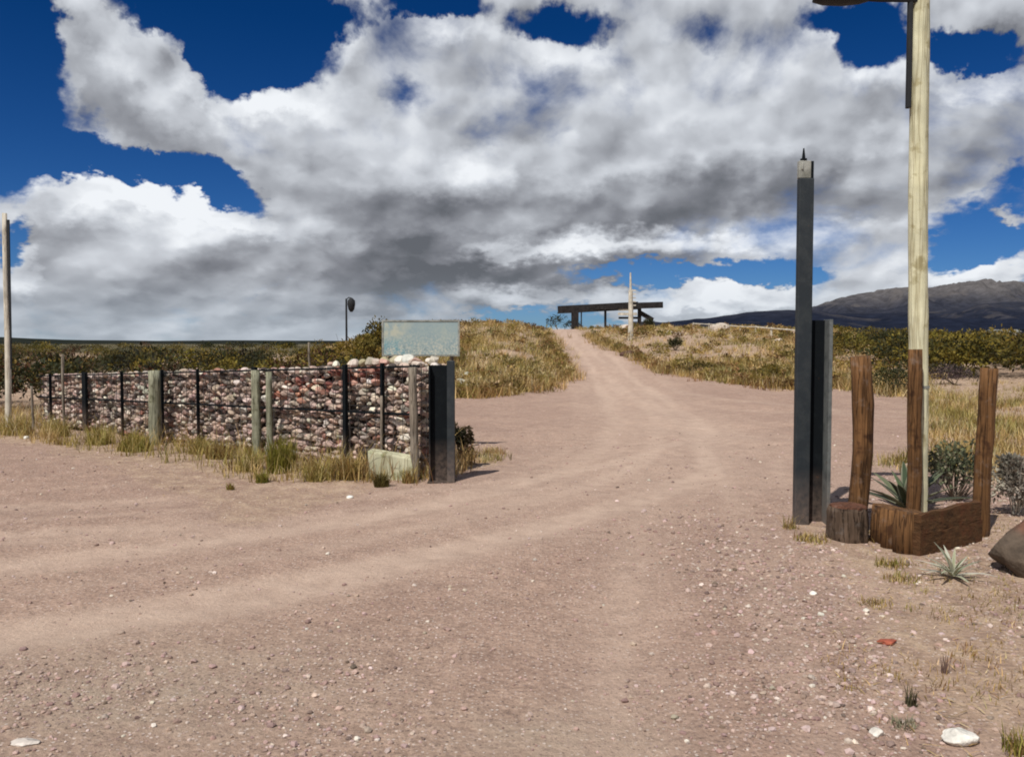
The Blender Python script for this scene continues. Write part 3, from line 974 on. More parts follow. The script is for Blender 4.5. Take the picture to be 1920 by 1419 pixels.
# loose pale cobbles heaped along the wall top near the gate: each one lies there by itself
rg = np.random.default_rng(43)
CG = 'pale cobbles heaped along the top of the stone wall'
s = .08; k = 0
while s < 1.95:
    mb = MB()
    sz = rg.uniform(.055, .085) * (1.1 if s < 1.2 else .85)
    col = pal([(.62, .56, .46), (.50, .42, .34), (.70, .66, .57), (.46, .30, .25), (.40, .36, .22)], 1, rg)
    p = wpt(s, .1 + .2 * rg.random(), wall_top(s) + sz * .62)
    scatter_rocks(mb, np.zeros((1, 3)), np.array([sz]), col, ROCK2, RF2, rg, (1, 1, .8))
    o = mb.build('cobble', M_STONE)
    o.location = p
    tag(o, 'pale cobble lying loose on the stone wall top below the map sign', 'stone', CG)
    s += sz * rg.uniform(1.25, 1.6); k += 1

# ------------------------------------------------------------------ posts beside the wall
def wood_post(name, label, cat, x, y, hgt, r, mat, seed, lean=(0, 0), n=14, wob=.08, group=None, base_z=None, bend=0, taper=.92, top_dark=False):
    z = hz(x, y) if base_z is None else base_z
    rg = np.random.default_rng(seed)
    mb = MB(); pts = []; rads = []
    for i in range(9):
        t = i / 8
        pts.append((lean[0] * t + bend * math.sin(t * math.pi) + rg.normal() * .004, lean[1] * t + rg.normal() * .004, -.12 + (hgt + .12) * t))
        rads.append(r * (1 + (taper - 1) * t) * (1 + rg.normal() * .02))
    mb.tube(pts, rads, n, wob=wob, seed=seed)
    o = mb.build(name, mat, smooth=False)
    o.location = (x, y, z)
    for p in o.data.polygons: p.use_smooth = len(p.vertices) == 4
    return tag(o, label, cat, group)


s = s_of(322); q = wpt(s, -.30, 0)
wood_post('wooden_post', 'thick silver grey wooden post alone before the middle of the stone wall', 'post', q[0], q[1], 1.15, .093, M_WEATH, 51)
s = s_of(509); q = wpt(s, -.26, 0)
wood_post('wooden_post', 'thicker pale post of the close pair behind the big green grass tuft', 'post', q[0], q[1], 1.22, .062, M_WEATH, 52)
s = s_of(529); q = wpt(s, -.22, 0)
wood_post('wooden_post', 'thinner pale post of the close pair behind the big green grass tuft', 'post', q[0], q[1], 1.2, .046, M_WEATH, 53)
q = wpt(-.02, -.16, 0)
wood_post('wooden_post', 'slim brown post at the road end of the stone wall beside the steel gate post', 'post', q[0], q[1], 1.29, .052, M_STAKE, 54, lean=(-.03, 0))
p = ground_of(62, 812); wood_post('wooden_stake', 'short thin stake in grass at the far left end of the stone wall', 'stake', p[0], p[1], .85, .022, M_STAKE, 55, n=8)
s = s_of(143); q = wpt(s, -.25, 0)
wood_post('wooden_stake', 'tall thin pale stake standing above the left part of the stone wall', 'stake', q[0], q[1], 1.42, .026, M_STAKE, 56, n=8)
q = at(580, 690, 16)
wood_post('wooden_stake', 'thin stake showing above the wall right of the post pair', 'stake', q[0], q[1], 1.6, .022, M_STAKE, 57, n=8)
s = s_of(738); q = wpt(s, -.2, 0)
wood_post('wooden_stake', 'thin brown stake against the wall behind the pale block', 'stake', q[0], q[1], .95, .018, M_STAKE, 58, n=8)

# steel gate post at the wall end (channel open to the road) 
gp = thing('gate_post', 'short dark steel gate post closing the road end of the stone wall', 'gate post', (*ground_of(839, 903), 0))
mb = MB(); mb.box((.045, -.03, .685), (.085, .10, 1.39)); mb.build('upright', M_STEEL, gp, bevel=.006)
mb = MB(); mb.box((-.092, .02, .665), (.19, .02, 1.33)); mb.build('back_plate', M_STEEL_DARK, gp, bevel=.003)  # near-black colour, recess shade painted in
mb = MB(); mb.box((-.196, -.02, .665), (.018, .10, 1.33)); mb.build('flange', M_STEEL_DARK, gp, bevel=.003)
mb = MB(); mb.box((-.06, -.02, .006), (.32, .2, .012)); mb.build('base_plate', M_STEEL_DARK, gp)

# ------------------------------------------------------------------ tall steel gate post on the right
D = 7.42
x0 = (1490 - 960) / FPX * D; x1 = (1522 - 960) / FPX * D; x2 = (1562 - 960) / FPX * D
zb = hz(x1, D)
gp = thing('gate_post', 'tall slate blue steel gate post with a shorter channel on its right side', 'gate post', (x1, D, zb))
w = x1 - x0
mb = MB(); mb.box((-w / 2 + .010, .035, 1.50), (w - .02, .07, 3.02)); mb.build('upright', M_STEEL, gp, bevel=.008)
w2 = x2 - x1
mb = MB(); mb.box((w2 / 2 - .012, .125, .895), (w2 - .026, .012, 1.79)); mb.build('back_plate', M_STEEL_DARK, gp, bevel=.003)  # near-black colour deepens the recess shade the upright casts only partly
mb = MB(); mb.box((w2 - .018, .075, .895), (.030, .15, 1.80)); mb.build('flange', M_EDGE, gp, bevel=.003)
mb = MB(); mb.box((-w / 2 - .004, .035, 3.085), (w * .70, .06, .15)); mb.box((-w / 2 - .03, .0, 3.11), (.02, .012, .06)); mb.build('cap_block', M_GALV, gp, bevel=.006)
mb = MB(); mb.box((-.012, .04, 3.08), (.022, .05, .155)); mb.build('cap_plate', M_STEEL_DARK, gp, bevel=.002)
mb = MB(); mb.tube([(-w / 2 - .01, .035, 3.155), (-w / 2 - .01, .035, 3.18)], .03, 8); mb.tube([(-w / 2 - .01, .035, 3.18), (-w / 2 - .01, .035, 3.27)], [.016, .006], 8)
mb.build('spike', M_STEEL_DARK, gp)

# ------------------------------------------------------------------ pale lamp pole on the right
D = 7.6
p = at(1721, 945, D); px_, py_ = p[0], p[1]; zb = hz(px_, py_)
lp = thing('lamp_pole', 'tall pale debarked lamp pole standing behind the log edging', 'lamp pole', (px_, py_, zb))
mb = MB(); pts = []; rads = []
rg = np.random.default_rng(61)
for i in range(25):
    t = i / 24
    pts.append((-.085 * t + .008 * math.sin(t * 9), .006 * math.cos(t * 7), -.2 + 5.4 * t)); rads.append(.083 - .006 * t + rg.normal() * .0012)
mb.tube(pts, rads, 20, wob=.05, seed=61)
pole = mb.build('pole', M_POLE, lp, smooth=False)
for q in pole.data.polygons: q.use_smooth = len(q.vertices) == 4
ztop = at(1690, 9, D)[2] - zb
zc = at(1700, 205, D)[2] - zb
mb = MB(); mb.box((-.172, -.03, (zc + 5.0) / 2), (.034, .05, 5.0 - zc)); mb.build('conduit', M_LAMP, lp, bevel=.006)
mb = MB(); mb.tube([(-.12, -.04, ztop + .02), (-.45, -.06, ztop + .015), (-.60, -.07, ztop + .02)], .018, 10); mb.build('arm', M_LAMP, lp)
mb = MB(); V = []
prof = [(-.55, .03, .02), (-.62, .09, .035), (-.75, .12, .045), (-.92, .11, .04), (-1.02, .06, .025)]
for (xx, hw, hh) in prof:
    for an in range(12):
        a = an / 12 * 2 * math.pi
        V.append((xx, -.07 + hw * math.cos(a), ztop + .02 + hh * math.sin(a)))
F = [[i * 12 + k, i * 12 + (k + 1) % 12, (i + 1) * 12 + (k + 1) % 12, (i + 1) * 12 + k] for i in range(4) for k in range(12)]
V = V + [(-.55, -.07, ztop + .02), (-1.03, -.07, ztop + .02)]
mb.add(V, F); mb.F.setdefault(3, []).append(np.array([[(k + 1) % 12, k, 60] for k in range(12)] + [[48 + k, 48 + (k + 1) % 12, 61] for k in range(12)]))
head = mb.build('lamp_head', M_LAMP, lp, smooth=True)
mb = MB(); mb.tube([(-.012, 0, 1.18), (-.012, 0, 1.205)], .086, 20, cap=False); mb.build('strap', M_GALV, lp)

# red brown timber posts
for (pt, pb, D, r, bend, lab, sd_) in (((1614, 668), (1601, 955), 7.15, .080, .045, 'red brown crooked timber post next to the tall steel gate post', 62),
                                        ((1716, 655), (1712, 950), 7.42, .058, .0, 'red brown timber post half hidden by the pale lamp pole', 63),
                                        ((1856, 690), (1838, 1006), 6.95, .07, -.012, 'red brown leaning timber post on the far right of the log edging', 64)):
    a = at(*pt, D); b_ = at(*pb, D)
    zb = hz(b_[0], b_[1]); k = (a[0] - b_[0]) / (a[2] - b_[2])
    bx = b_[0] - k * (b_[2] - zb)
    wood_post('timber_post', lab, 'post', bx, D, a[2] - zb, r, M_RUST, sd_, lean=(a[0] - bx, 0), wob=.16, bend=bend, taper=1.0)

# log edging: an angled row of short upright logs
def gpt(px, py): return np.array(ground_of(px, py))
e0, e1, e2 = gpt(1646, 1008), gpt(1718, 1044), gpt(1826, 1018)
ed = thing('log_edging', 'low brown edging of short logs and rough planks before the lamp pole foot', 'edging', (e1[0], e1[1], hz(*e1)))
rg = np.random.default_rng(65)
def edge_logs(a, b, n, skip):
    for i in range(n):
        t = (i + .5) / n if not skip else (i + 1) / n
        q = a * (1 - t) + b * t
        r = np.linalg.norm(b - a) / n * .53
        hh = .315 + rg.normal() * .022
        mb = MB(); lz = hz(*q) - hz(*e1)
        mb.tube([(q[0] - e1[0], q[1] - e1[1], lz - .1), (q[0] - e1[0] + rg.normal() * .006, q[1] - e1[1], lz + hh * .5), (q[0] - e1[0] + rg.normal() * .01, q[1] - e1[1], lz + hh)],
                [r * 1.02, r, r * .97], 14, wob=.14, seed=int(rg.integers(1e6)))
        o = mb.build('log', M_RUST, ed)
        for p_ in o.data.polygons: p_.use_smooth = len(p_.vertices) == 4
edge_logs(e0, e1 * .93 + e0 * .07, 3, False)
e3 = gpt(1836, 1016); dv = e3 - e1; Lp = np.linalg.norm(dv); dv = dv / Lp; nv_ = np.array([-dv[1], dv[0]])
for i, (z0, hh, o0, o1) in enumerate(((-.03, .20, 0, .0), (.172, .145, .012, -.02))):
    V = []; C = []
    m_ = 26
    for k_ in range(m_ + 1):
        t = k_ / m_
        for (dd_, zz_) in ((-.03, 0), (.03, 0), (.03, 1), (-.03, 1)):
            wv_ = (fbm(np.array([t * 5 + i * 9]), np.array([dd_ * 30 + zz_ * 3]), 207, 3)[0] - .5)
            p_ = (o0 + (Lp + o1 - o0) * t) * dv + (dd_ + .022 * wv_) * nv_ + .006 * i * nv_
            V.append((p_[0], p_[1], z0 + hh * zz_ + .03 * wv_ * (1 if zz_ else .3) + .02 * i * (t - .5)))
    F = [[4 * k_ + j, 4 * k_ + (j + 1) % 4, 4 * k_ + 4 + (j + 1) % 4, 4 * k_ + 4 + j] for k_ in range(m_) for j in range(4)] + [[0, 3, 2, 1], [4 * m_, 4 * m_ + 1, 4 * m_ + 2, 4 * m_ + 3]]
    mb = MB(); mb.add(V, F); mb.build('plank', M_RUSTH, ed)

# stump with reddish cut top
x, y = gpt(1600, 1014)
st = thing('tree_stump', 'squat grey brown stump with a reddish top beside the tall gate post', 'stump', (x, y + .12, hz(x, y + .12)))
mb = MB(); mb.tube([(0, 0, -.08), (0, 0, .04), (.005, 0, .16), (0, 0, .23), (0, 0, .26)], [.18, .170, .162, .158, .150], 22, wob=.16, seed=66)
o = mb.build('bark', M_BARK, st)
for p_ in o.data.polygons: p_.use_smooth = len(p_.vertices) == 4
mb = MB(); mb.tube([(0, 0, .255), (.0, 0, .27), (.0, 0, .277)], [.145, .140, .11], 22, wob=.06, seed=67); mb.build('cut_top', M_CUT, st)

# rocks ---------------------------------------------------------------
def lone_rock(name, label, cat, px, py, size, col, seed, sq=(1, 1, .7), sink=.3, mat=None, ico=True, rotz=0, xoff=0):
    x, y = ground_of(px, py); rg = np.random.default_rng(seed)
    y += size[1] * .8; x += xoff
    V = (ICO4[0].copy())
    for _c in range(9):
        n = rg.normal(size=3); n /= np.linalg.norm(n); d = rg.uniform(.68, .95)
        e = V @ n - d; V = V - np.clip(e, 0, None)[:, None] * n * .97
    nn = fbm(V[:, 0] * 2 + 5, V[:, 1] * 2 + V[:, 2] * 1.7, seed, 4) - .5
    n2_ = fbm(V[:, 0] * 5 + V[:, 2] * 4, V[:, 1] * 5 - V[:, 2] * 3, seed + 9, 4) - .5
    V = V * (1 + .26 * nn + .13 * n2_)[:, None]
    V = V * np.array(size)
    C = np.tile(np.array(col), (len(V), 1)) * (1 + .5 * nn)[:, None]
    mb = MB(); mb.add(V, ICO4[1], C)
    o = mb.build(name, mat or M_ROCK, smooth=True)
    o.location = (x, y, hz(x, y) + size[2] * (1 - 2 * sink) * .9); o.rotation_euler = (0, 0, rotz)
    return tag(o, label, cat)


o = lone_rock('boulder', 'large brown boulder with a rusty red crest at the right photo edge', 'boulder', 1998, 1096, (.34, .32, .25), (.12, .09, .066), 71, sink=.2)
me = o.data; nv = len(me.vertices); co = np.empty(nv * 3); me.vertices.foreach_get('co', co); co = co.reshape(-1, 3)
ca = np.empty(nv * 4, np.float32); me.color_attributes['Col'].data.foreach_get('color', ca); ca = ca.reshape(-1, 4)
kk = .8 * sstep(.13, .20, co[:, 2] + .08 * (fbm(co[:, 0] * 9, co[:, 1] * 9, 3, 3) - .5))[:, None]
ca[:, :3] = ca[:, :3] * (1 - kk) + np.array([.16, .07, .045]) * kk
me.color_attributes['Col'].data.foreach_set('color', ca.ravel())
lone_rock('white_rock', 'large white rock lying in the bottom right gravel', 'rock', 1808, 1400, (.074, .045, .034), (.72, .69, .62), 72, sink=.15)
lone_rock('white_rock', 'small white rock left of the large white one in the bottom right gravel', 'rock', 1648, 1388, (.03, .026, .022), (.66, .62, .55), 73)
lone_rock('white_rock', 'bright pebble sized white rock on the gravel before the pale block', 'rock', 655, 934, (.04, .035, .022), (.8, .78, .7), 74)
lone_rock('white_rock', 'small white rock midway in the gravel between road and agave', 'rock', 1526, 1119, (.024, .02, .016), (.78, .74, .66), 75)
lone_rock('white_rock', 'small pale rock on the soil edge below the agave to its left', 'rock', 1626, 1154, (.02, .018, .014), (.72, .66, .56), 76)
lone_rock('red_rock', 'flat reddish rock lying in the right foreground soil', 'rock', 1668, 1214, (.055, .04, .016), (.36, .10, .06), 77)
lone_rock('white_rock', 'white rock among the dry grass at the left end of the stone wall', 'rock', 48, 822, (.05, .04, .035), (.72, .70, .62), 78)
lone_rock('white_rock', 'pale flat rock in the bottom left corner of the gravel', 'rock', 40, 1396, (.06, .03, .014), (.62, .56, .5), 79)
for (px, py, s_, lab, sd_) in ((862, 722, .40, 'leftmost white rock of the pile beside the short gate post', 80), (884, 735, .36, 'lowest white rock of the pile beside the short gate post', 81),
                               (880, 705, .32, 'topmost white rock of the pile beside the short gate post', 82), (897, 728, .26, 'small white rock at the right end of the pile by the short gate post', 83)):
    lone_rock('white_rock', lab, 'rock', px, py + 6, (s_ * .95, s_ * .7, s_ * .6), (.58, .60, .52), sd_, sink=.3)
for (px, py, s_, lab, sd_) in ((1172, 614, .55, 'pale boulder at the foot of the white flagpole on its left', 84), (1196, 612, .4, 'pale boulder at the foot of the white flagpole on its right', 85),
                               (1258, 624, .40, 'left pale boulder of two on the rise right of the flagpole', 86), (1274, 626, .34, 'right pale boulder of two on the rise right of the flagpole', 87),
                               (1462, 642, .45, 'pinkish boulder near the right end of the white rail fence', 88), (1352, 618, .9, 'long pale boulder at the left end of the white rail fence', 89),
                               (1178, 664, .42, 'dark reddish rock on the right road shoulder', 90)):
    lone_rock('pale_boulder' if sd_ != 90 else 'dark_rock', lab, 'rock', px, py + 3, (s_, s_ * .8, s_ * .55), (.62, .53, .44) if sd_ != 90 else (.11, .06, .05), sd_)

# pale lichen block
x, y = gpt(735, 902)
bl = MB()
V = np.array([[-.27, -.09, -.05], [.27, -.09, -.05], [.29, .09, -.05], [-.27, .1, -.05], [-.29, -.08, .33], [.27, -.08, .24], [.27, .1, .26], [-.28, .09, .34]])
bl.add(V, [[3, 2, 1, 0], [4, 5, 6, 7], [0, 1, 5, 4], [1, 2, 6, 5], [2, 3, 7, 6], [3, 0, 4, 7]])
o = bl.build('stone_block', M_CONC, bevel=.02); o.location = (x, y + .12, hz(x, y)); o.rotation_euler = (0, 0, -.12)
tag(o, 'pale greenish stone block leaning at the wall foot near the gate post', 'block')


# ------------------------------------------------------------------ grass tufts one can point at
def tuft(name, label, px, py, hgt, width, n, cols, seed, wid=.009, lean=.85, group=None, dx=0):
    x, y = ground_of(px, py); rg = np.random.default_rng(seed)
    t = MB()
    a = rg.random(n) * 6.28; r = rg.random(n) ** .7 * width * .35
    base = np.stack([np.cos(a) * r, np.sin(a) * r, np.full(n, -.01)], 1)
    hh = hgt * (.22 + .85 * rg.random(n) ** 1.5)
    blades(t, base, hh, wid * (.7 + .6 * rg.random(n)), hh * lean * (.1 + .9 * rg.random(n)), pal(cols, n, rg, None, .25), rg, 3)
    o = t.build(name, M_GRASS); o.location = (x + dx, y, hz(x, y))
    return tag(o, label, 'grass', group)


GREENT = [(.20, .19, .028), (.28, .25, .045), (.14, .135, .022), (.36, .30, .08)]
STRAWT = [(.47, .36, .12), (.35, .27, .08), (.55, .44, .20), (.24, .20, .05)]
BROWNT = [(.30, .18, .07), (.23, .14, .05), (.40, .27, .11), (.18, .14, .045)]
tuft('grass_tuft', 'biggest yellow green grass tuft hiding the foot of the post pair', 528, 886, .50, .5, 700, GREENT, 201, .011, .42)
tuft('grass_tuft', 'pale straw tuft left of the biggest green tuft', 470, 880, .34, .42, 380, STRAWT + GREENT[:2], 202, .010)
tuft('grass_tuft', 'low green tuft in front of the biggest tuft to its left', 492, 904, .18, .22, 240, GREENT, 203)
tuft('grass_tuft', 'orange brown tuft between the lone post and the post pair', 410, 860, .30, .5, 420, BROWNT + STRAWT[:1], 204)
tuft('grass_tuft', 'yellow tuft right of the lone silver grey post', 375, 850, .34, .42, 360, STRAWT + GREENT[1:2], 205)
tuft('grass_tuft', 'wide yellow green tuft left of the lone silver grey post', 255, 846, .34, .62, 560, GREENT[1:] + STRAWT[:2], 206)
tuft('grass_tuft', 'straw tuft at the wall foot near its black double post', 190, 832, .36, .6, 460, STRAWT + GREENT[1:2], 207)
tuft('grass_tuft', 'tall straw tuft at the far left wall end', 105, 818, .42, .6, 460, STRAWT, 208)
tuft('grass_tuft', 'tall pale tuft at the foot of the leaning left pole', 32, 812, .5, .7, 520, STRAWT, 209)
tuft('grass_tuft', 'brown dry tuft left of the pale stone block', 655, 900, .36, .42, 480, BROWNT + STRAWT[:2], 210)
tuft('grass_tuft', 'loose straw tuft between the biggest tuft and the pale block', 598, 902, .30, .42, 360, STRAWT + BROWNT[:1], 211)
tuft('grass_tuft', 'round olive tuft growing in front of the pale stone block', 716, 912, .20, .24, 420, [(.12, .095, .025), (.17, .13, .04), (.09, .07, .02)], 212, .008)
tuft('grass_tuft', 'small tuft between the pale block and the slim brown post', 765, 905, .2, .2, 200, BROWNT + STRAWT[:1], 213)
tuft('grass_tuft', 'small dark tuft alone on the gravel left of the biggest tuft', 432, 918, .10, .12, 120, GREENT[:1] + BROWNT[1:2], 214)
tuft('grass_tuft', 'straw tuft at the front foot of the tall steel gate post', 1522, 1012, .085, .42, 240, BROWNT + STRAWT, 215, .007)
tuft('grass_tuft', 'thin dry tuft on the road side of the tall steel gate post', 1482, 992, .15, .2, 90, BROWNT + STRAWT, 216, .006)
tuft('grass_tuft', 'yellow green tuft between the stump and the corner of the log edging', 1672, 1062, .085, .34, 230, GREENT[1:3] + BROWNT + STRAWT, 217, .006)
tuft('grass_tuft', 'dry tuft right in front of the log edging corner', 1690, 1090, .07, .36, 200, BROWNT + STRAWT + GREENT[:1], 218, .006)
tuft('grass_tuft', 'olive tuft at the bottom right corner of the photo', 1915, 1415, .11, .2, 260, GREENT + BROWNT, 219, .005)
tuft('grass_tuft', 'pale grass tuft on the soil below the agave', 1640, 1135, .06, .32, 170, BROWNT + STRAWT, 220, .005)
tuft('weed', 'dark spindly weed in the gravel left of the large white rock', 1708, 1330, .11, .07, 60, [(.07, .06, .03), (.13, .11, .06)], 221, .006, .5)
tuft('weed', 'thin purplish dry weed standing above the large white rock', 1772, 1268, .12, .05, 28, [(.15, .09, .08), (.2, .13, .1)], 222, .005, .4)
tuft('weed', 'low grey weed spreading left of the large white rock', 1690, 1362, .05, .16, 150, [(.22, .21, .13), (.3, .27, .19)], 223, .006, 1.0)

# ------------------------------------------------------------------ agaves
def agave(name, label, x, y, n, L, wid, cols, seed, elev=(.25, 1.3), curl=.3, edge=None):
    rg = np.random.default_rng(seed)
    t = thing(name, label, 'agave', (x, y, hz(x, y)))
    for i in range(n):
        a = i * 2.399 + rg.normal() * .15; e = elev[0] + (elev[1] - elev[0]) * (i / max(1, n - 1)) + rg.normal() * .06
        l = L * rg.uniform(.8, 1.15) * (1 - .25 * i / n)
        dirx = np.array([math.cos(a), math.sin(a), 0]); sdir = np.array([-math.sin(a), math.cos(a), 0])
        V = []; C = []
        m = 9; col = pal(cols, 1, rg, None, .12)[0]
        for k in range(m):
            s_ = k / (m - 1)
            ee = e + curl * (s_ - .3) * (-1 if rg.random() < 0 else 1) * -1
            c = dirx * l * s_ * math.cos(ee) + np.array([0, 0, 1]) * (l * s_ * math.sin(max(ee, .08)) + .015)
            w = wid * (.55 + .9 * s_ - 1.45 * s_ ** 2.4) * .5
            w = max(w, .0015) if k < m - 1 else .0008
            up = np.cross(sdir, dirx) * -1
            nrm = np.array([0, 0, 1.]) * math.cos(ee) - dirx * math.sin(ee)
            th = .22 * wid * (1 - .85 * s_)
            for (u, v_) in ((-1, .35), (-.5, .02), (0, -.12), (.5, .02), (1, .35), (.45, -.75), (-.45, -.75)):
                V.append(c + sdir * u * w + nrm * v_ * th)
                C.append(np.array(edge) if edge and abs(u) == 1 else col)
        F = [[k * 7 + j, k * 7 + (j + 1) % 7, (k + 1) * 7 + (j + 1) % 7, (k + 1) * 7 + j] for k in range(m - 1) for j in range(7)]
        mb = MB(); mb.add(V, F, np.array(C)); mb.build('leaf', M_AGAVE, t, smooth=True)
    return t


x, y = gpt(1786, 1092)
agave('agave', 'small pale spiky agave in front of the log edging', x, y, 26, .27, .034, [(.33, .34, .22), (.46, .46, .34), (.22, .24, .15), (.60, .58, .47)], 301, (.12, 1.35), .35, (.62, .60, .48))
p = at(1702, 935, 8.0)
agave('agave', 'large dark broad leaved agave behind the timber post and lamp pole', p[0] + .0, 8.0, 17, .60, .12, [(.045, .065, .035), (.075, .10, .05), (.03, .04, .026), (.13, .14, .085)], 302, (.35, 1.25), .25, (.26, .26, .18))

# ------------------------------------------------------------------ left utility pole
a = at(10, 402, 16); x, y = ground_of(15, 800)
zb = hz(x, y)
up = thing('utility_pole', 'thin pale leaning pole with a dark strip at the left photo edge', 'pole', (x, y, zb))
tx, tz = a[0] * y / 16 - x, EYE + (640 - 402) / FPX * y - zb
mb = MB(); pts = [(tx * t + .015 * math.sin(t * 5), 0, -.2 + (tz + .2) * t) for t in np.linspace(0, 1, 14)]
mb.tube(pts, [.058 - .015 * t for t in np.linspace(0, 1, 14)], 12, wob=.06, seed=70); o = mb.build('pole', M_WHITEP, up)
for p_ in o.data.polygons: p_.use_smooth = len(p_.vertices) == 4
mb = MB(); mb.bar((tx * .28 + .062, 0, tz * .28), (tx * .97 + .048, 0, tz * .97), .03, .05); mb.build('side_strip', M_LAMP, up)  # narrow black bar down the right side of the pole

# ------------------------------------------------------------------ map sign
D = 12.6
a = at(716, 600, D); b_ = at(862, 668, D)
cx, cz = (a[0] + b_[0]) / 2, (a[2] + b_[2]) / 2
W, H = b_[0] - a[0], a[2] - b_[2]
zb = hz(cx, D)
sg = thing('map_sign', 'faded grey green map board on posts behind the stone wall', 'sign', (cx, D, zb))
mb = MB(); mb.box((0, 0, 0), (W - .05, .02, H - .05)); o = mb.build('panel', M_SIGN, sg); o.location = (0, 0, cz - zb)
fr = [((0, 0, H / 2 - .0125), (W, .034, .025)), ((0, 0, -H / 2 + .0125), (W, .034, .025)), ((-W / 2 + .0125, 0, 0), (.025, .034, H - .05)), ((W / 2 - .0125, 0, 0), (.025, .034, H - .05))]
mb = MB()
for c, s in fr: mb.box((c[0], c[1], c[2] + cz - zb), s)
mb.build('frame', M_GALV, sg)
for k in (-1, 1):
    mb = MB(); mb.box((k * (W / 2 - .12), .045, (cz - zb + H / 2 - .06) / 2), (.05, .05, cz - zb + H / 2 - .06)); mb.build('leg', M_STAKE, sg)

# ------------------------------------------------------------------ distant lamp post (left of the sign)
D = 44
p = at(650, 660, D); zb = hz(p[0], D)
dl = thing('street_lamp', 'distant dark street lamp above the shrubs left of the map sign', 'street lamp', (p[0], D, zb))
zt = at(650, 560, D)[2] - zb
mb = MB(); mb.tube([(0, 0, -.3), (0, 0, zt)], [.06, .045], 10); mb.build('pole', M_LAMP, dl)
mb = MB(); mb.tube([(0, 0, zt - .05), (.12, 0, zt + .06), (.26, 0, zt + .03)], .03, 8); mb.build('arm', M_LAMP, dl)
mb = MB()
mb.tube([(.26, 0, zt + .05), (.26, 0, zt), (.26, 0, zt - .1), (.26, 0, zt - .3), (.26, 0, zt - .55), (.26, 0, zt - .68)], [.03, .10, .19, .2, .15, .06], 14); mb.build('lantern', M_LAMP, dl, smooth=True)

# ------------------------------------------------------------------ pergola on the crest
D = 86
o_ = at(1140, 618, D); zb = hz(o_[0], D)
pg = thing('pergola', 'long low dark timber pergola silhouetted on the road crest', 'pergola', (o_[0], D, zb))
def L(px, py, dy=0): q = at(px, py, D); return np.array([q[0] - o_[0], dy, q[2] - zb])
mb = MB(); mb.bar(L(1046, 581), L(1196, 573), .62, .75); mb.build('roof_beam', M_BEAM, pg)
mb = MB(); mb.bar(L(1118, 576, -.5), L(1241, 572, -.5), .4, .6); mb.build('roof_beam', M_BEAM, pg)
def post(px, y0, y1, w):
    mb = MB(); q = L(px, y1); zg = hz(q[0] + o_[0], D) - zb - .2
    mb.bar((q[0], 0, min(zg, q[2])), L(px, y0), w); mb.build('post', M_BEAM, pg)
post(1078, 582, 618, .7); post(1135, 578, 612, .22); post(1090, 582, 618, .12)
post(1199, 570, 600, .34)
mb = MB(); mb.bar(L(1200, 586), L(1224, 600), .42, .42); mb.build('brace', M_BEAM, pg)
mb = MB(); mb.bar(L(1204, 574, -.3), L(1218, 574, -.3), .65, .3); mb.build('end_block', M_BEAM, pg)
mb = MB(); mb.bar(L(1160, 596), L(1196, 596), .25, .2); mb.build('low_rail', M_BEAM, pg)
mb = MB(); mb.box(L(1172, 580.5, -.6), (1.5, .06, .3)); mb.build('sign_board', M_WHITEP, pg)
mb = MB(); mb.box(L(1175, 589, -.6), (1.9, .06, .26)); mb.build('sign_board', M_WHITEP, pg)

# white flagpole
x, y = ground_of(1182, 639)
zb = hz(x, y)
fp = thing('flagpole', 'white pole with short steps standing in front of the dark pergola', 'pole', (x, y, zb))
zt = EYE + (640 - 512) / FPX * y - zb; zm = EYE + (640 - 545) / FPX * y - zb
mb = MB(); mb.tube([(0, 0, -.3), (.02, 0, zm * .5), (-.01, 0, zm)], [.18, .16, .14], 12); mb.build('pole', M_WHITEP, fp)
mb = MB(); mb.tube([(-.01, 0, zm - .02), (-.02, 0, zt)], [.09, .05], 10); mb.build('mast', M_WHITEP, fp)
for i in range(5):
    z = zm * (.70 + .075 * i)
    mb = MB(); mb.box((.20, -.02, z), (.30, .06, .07)); mb.build('step', M_WHITEP, fp)

# white rail fence along the rise
fx = thing('rail_fence', 'low white rail fence along the grassy rise right of the pergola', 'fence', (0, 0, 0))
pts = []
for px in np.linspace(1300, 1505, 8):
    D = np.interp(px, [1300, 1505], [70, 60]); q = at(px, 628, D); pts.append(np.array([q[0], D, hz(q[0], D)]))
fx.location = pts[0]
for q in pts:
    mb = MB(); r = q - pts[0]; mb.tube([(r[0], r[1], r[2] - .2), (r[0], r[1], r[2] + .62)], .075, 8); mb.build('post', M_WHITEP, fx)
mb = MB()
for a, b_ in zip(pts[:-1], pts[1:]):
    mb.bar(a - pts[0] + np.array([0, -.1, .55]), b_ - pts[0] + np.array([0, -.1, .55]), .15, .07)
mb.build('rail', M_WHITEP, fx)

# low white building far off in the bushland
q = at(1880, 625, 420)
hb = thing('low_house', 'tiny white low house far off in the bushland under the mountains', 'house', (q[0], 420, hz(q[0], 420)))
zz = q[2] - hz(q[0], 420)
mb = MB(); mb.box((0, 0, zz / 2 - .1), (13, 8, zz + 1.6)); mb.build('wall', M_WHITEP, hb)
mb = MB(); mb.add([(-7, -4.5, zz + .7), (7, -4.5, zz + .7), (7, 4.5, zz + .7), (-7, 4.5, zz + .7), (-7, 0, zz + 1.9), (7, 0, zz + 1.9)],
                  [[0, 1, 5, 4], [2, 3, 4, 5]]); mb.F.setdefault(3, []).append(np.array([[0, 4, 3], [1, 2, 5]])); mb.build('roof', M_GALV, hb)

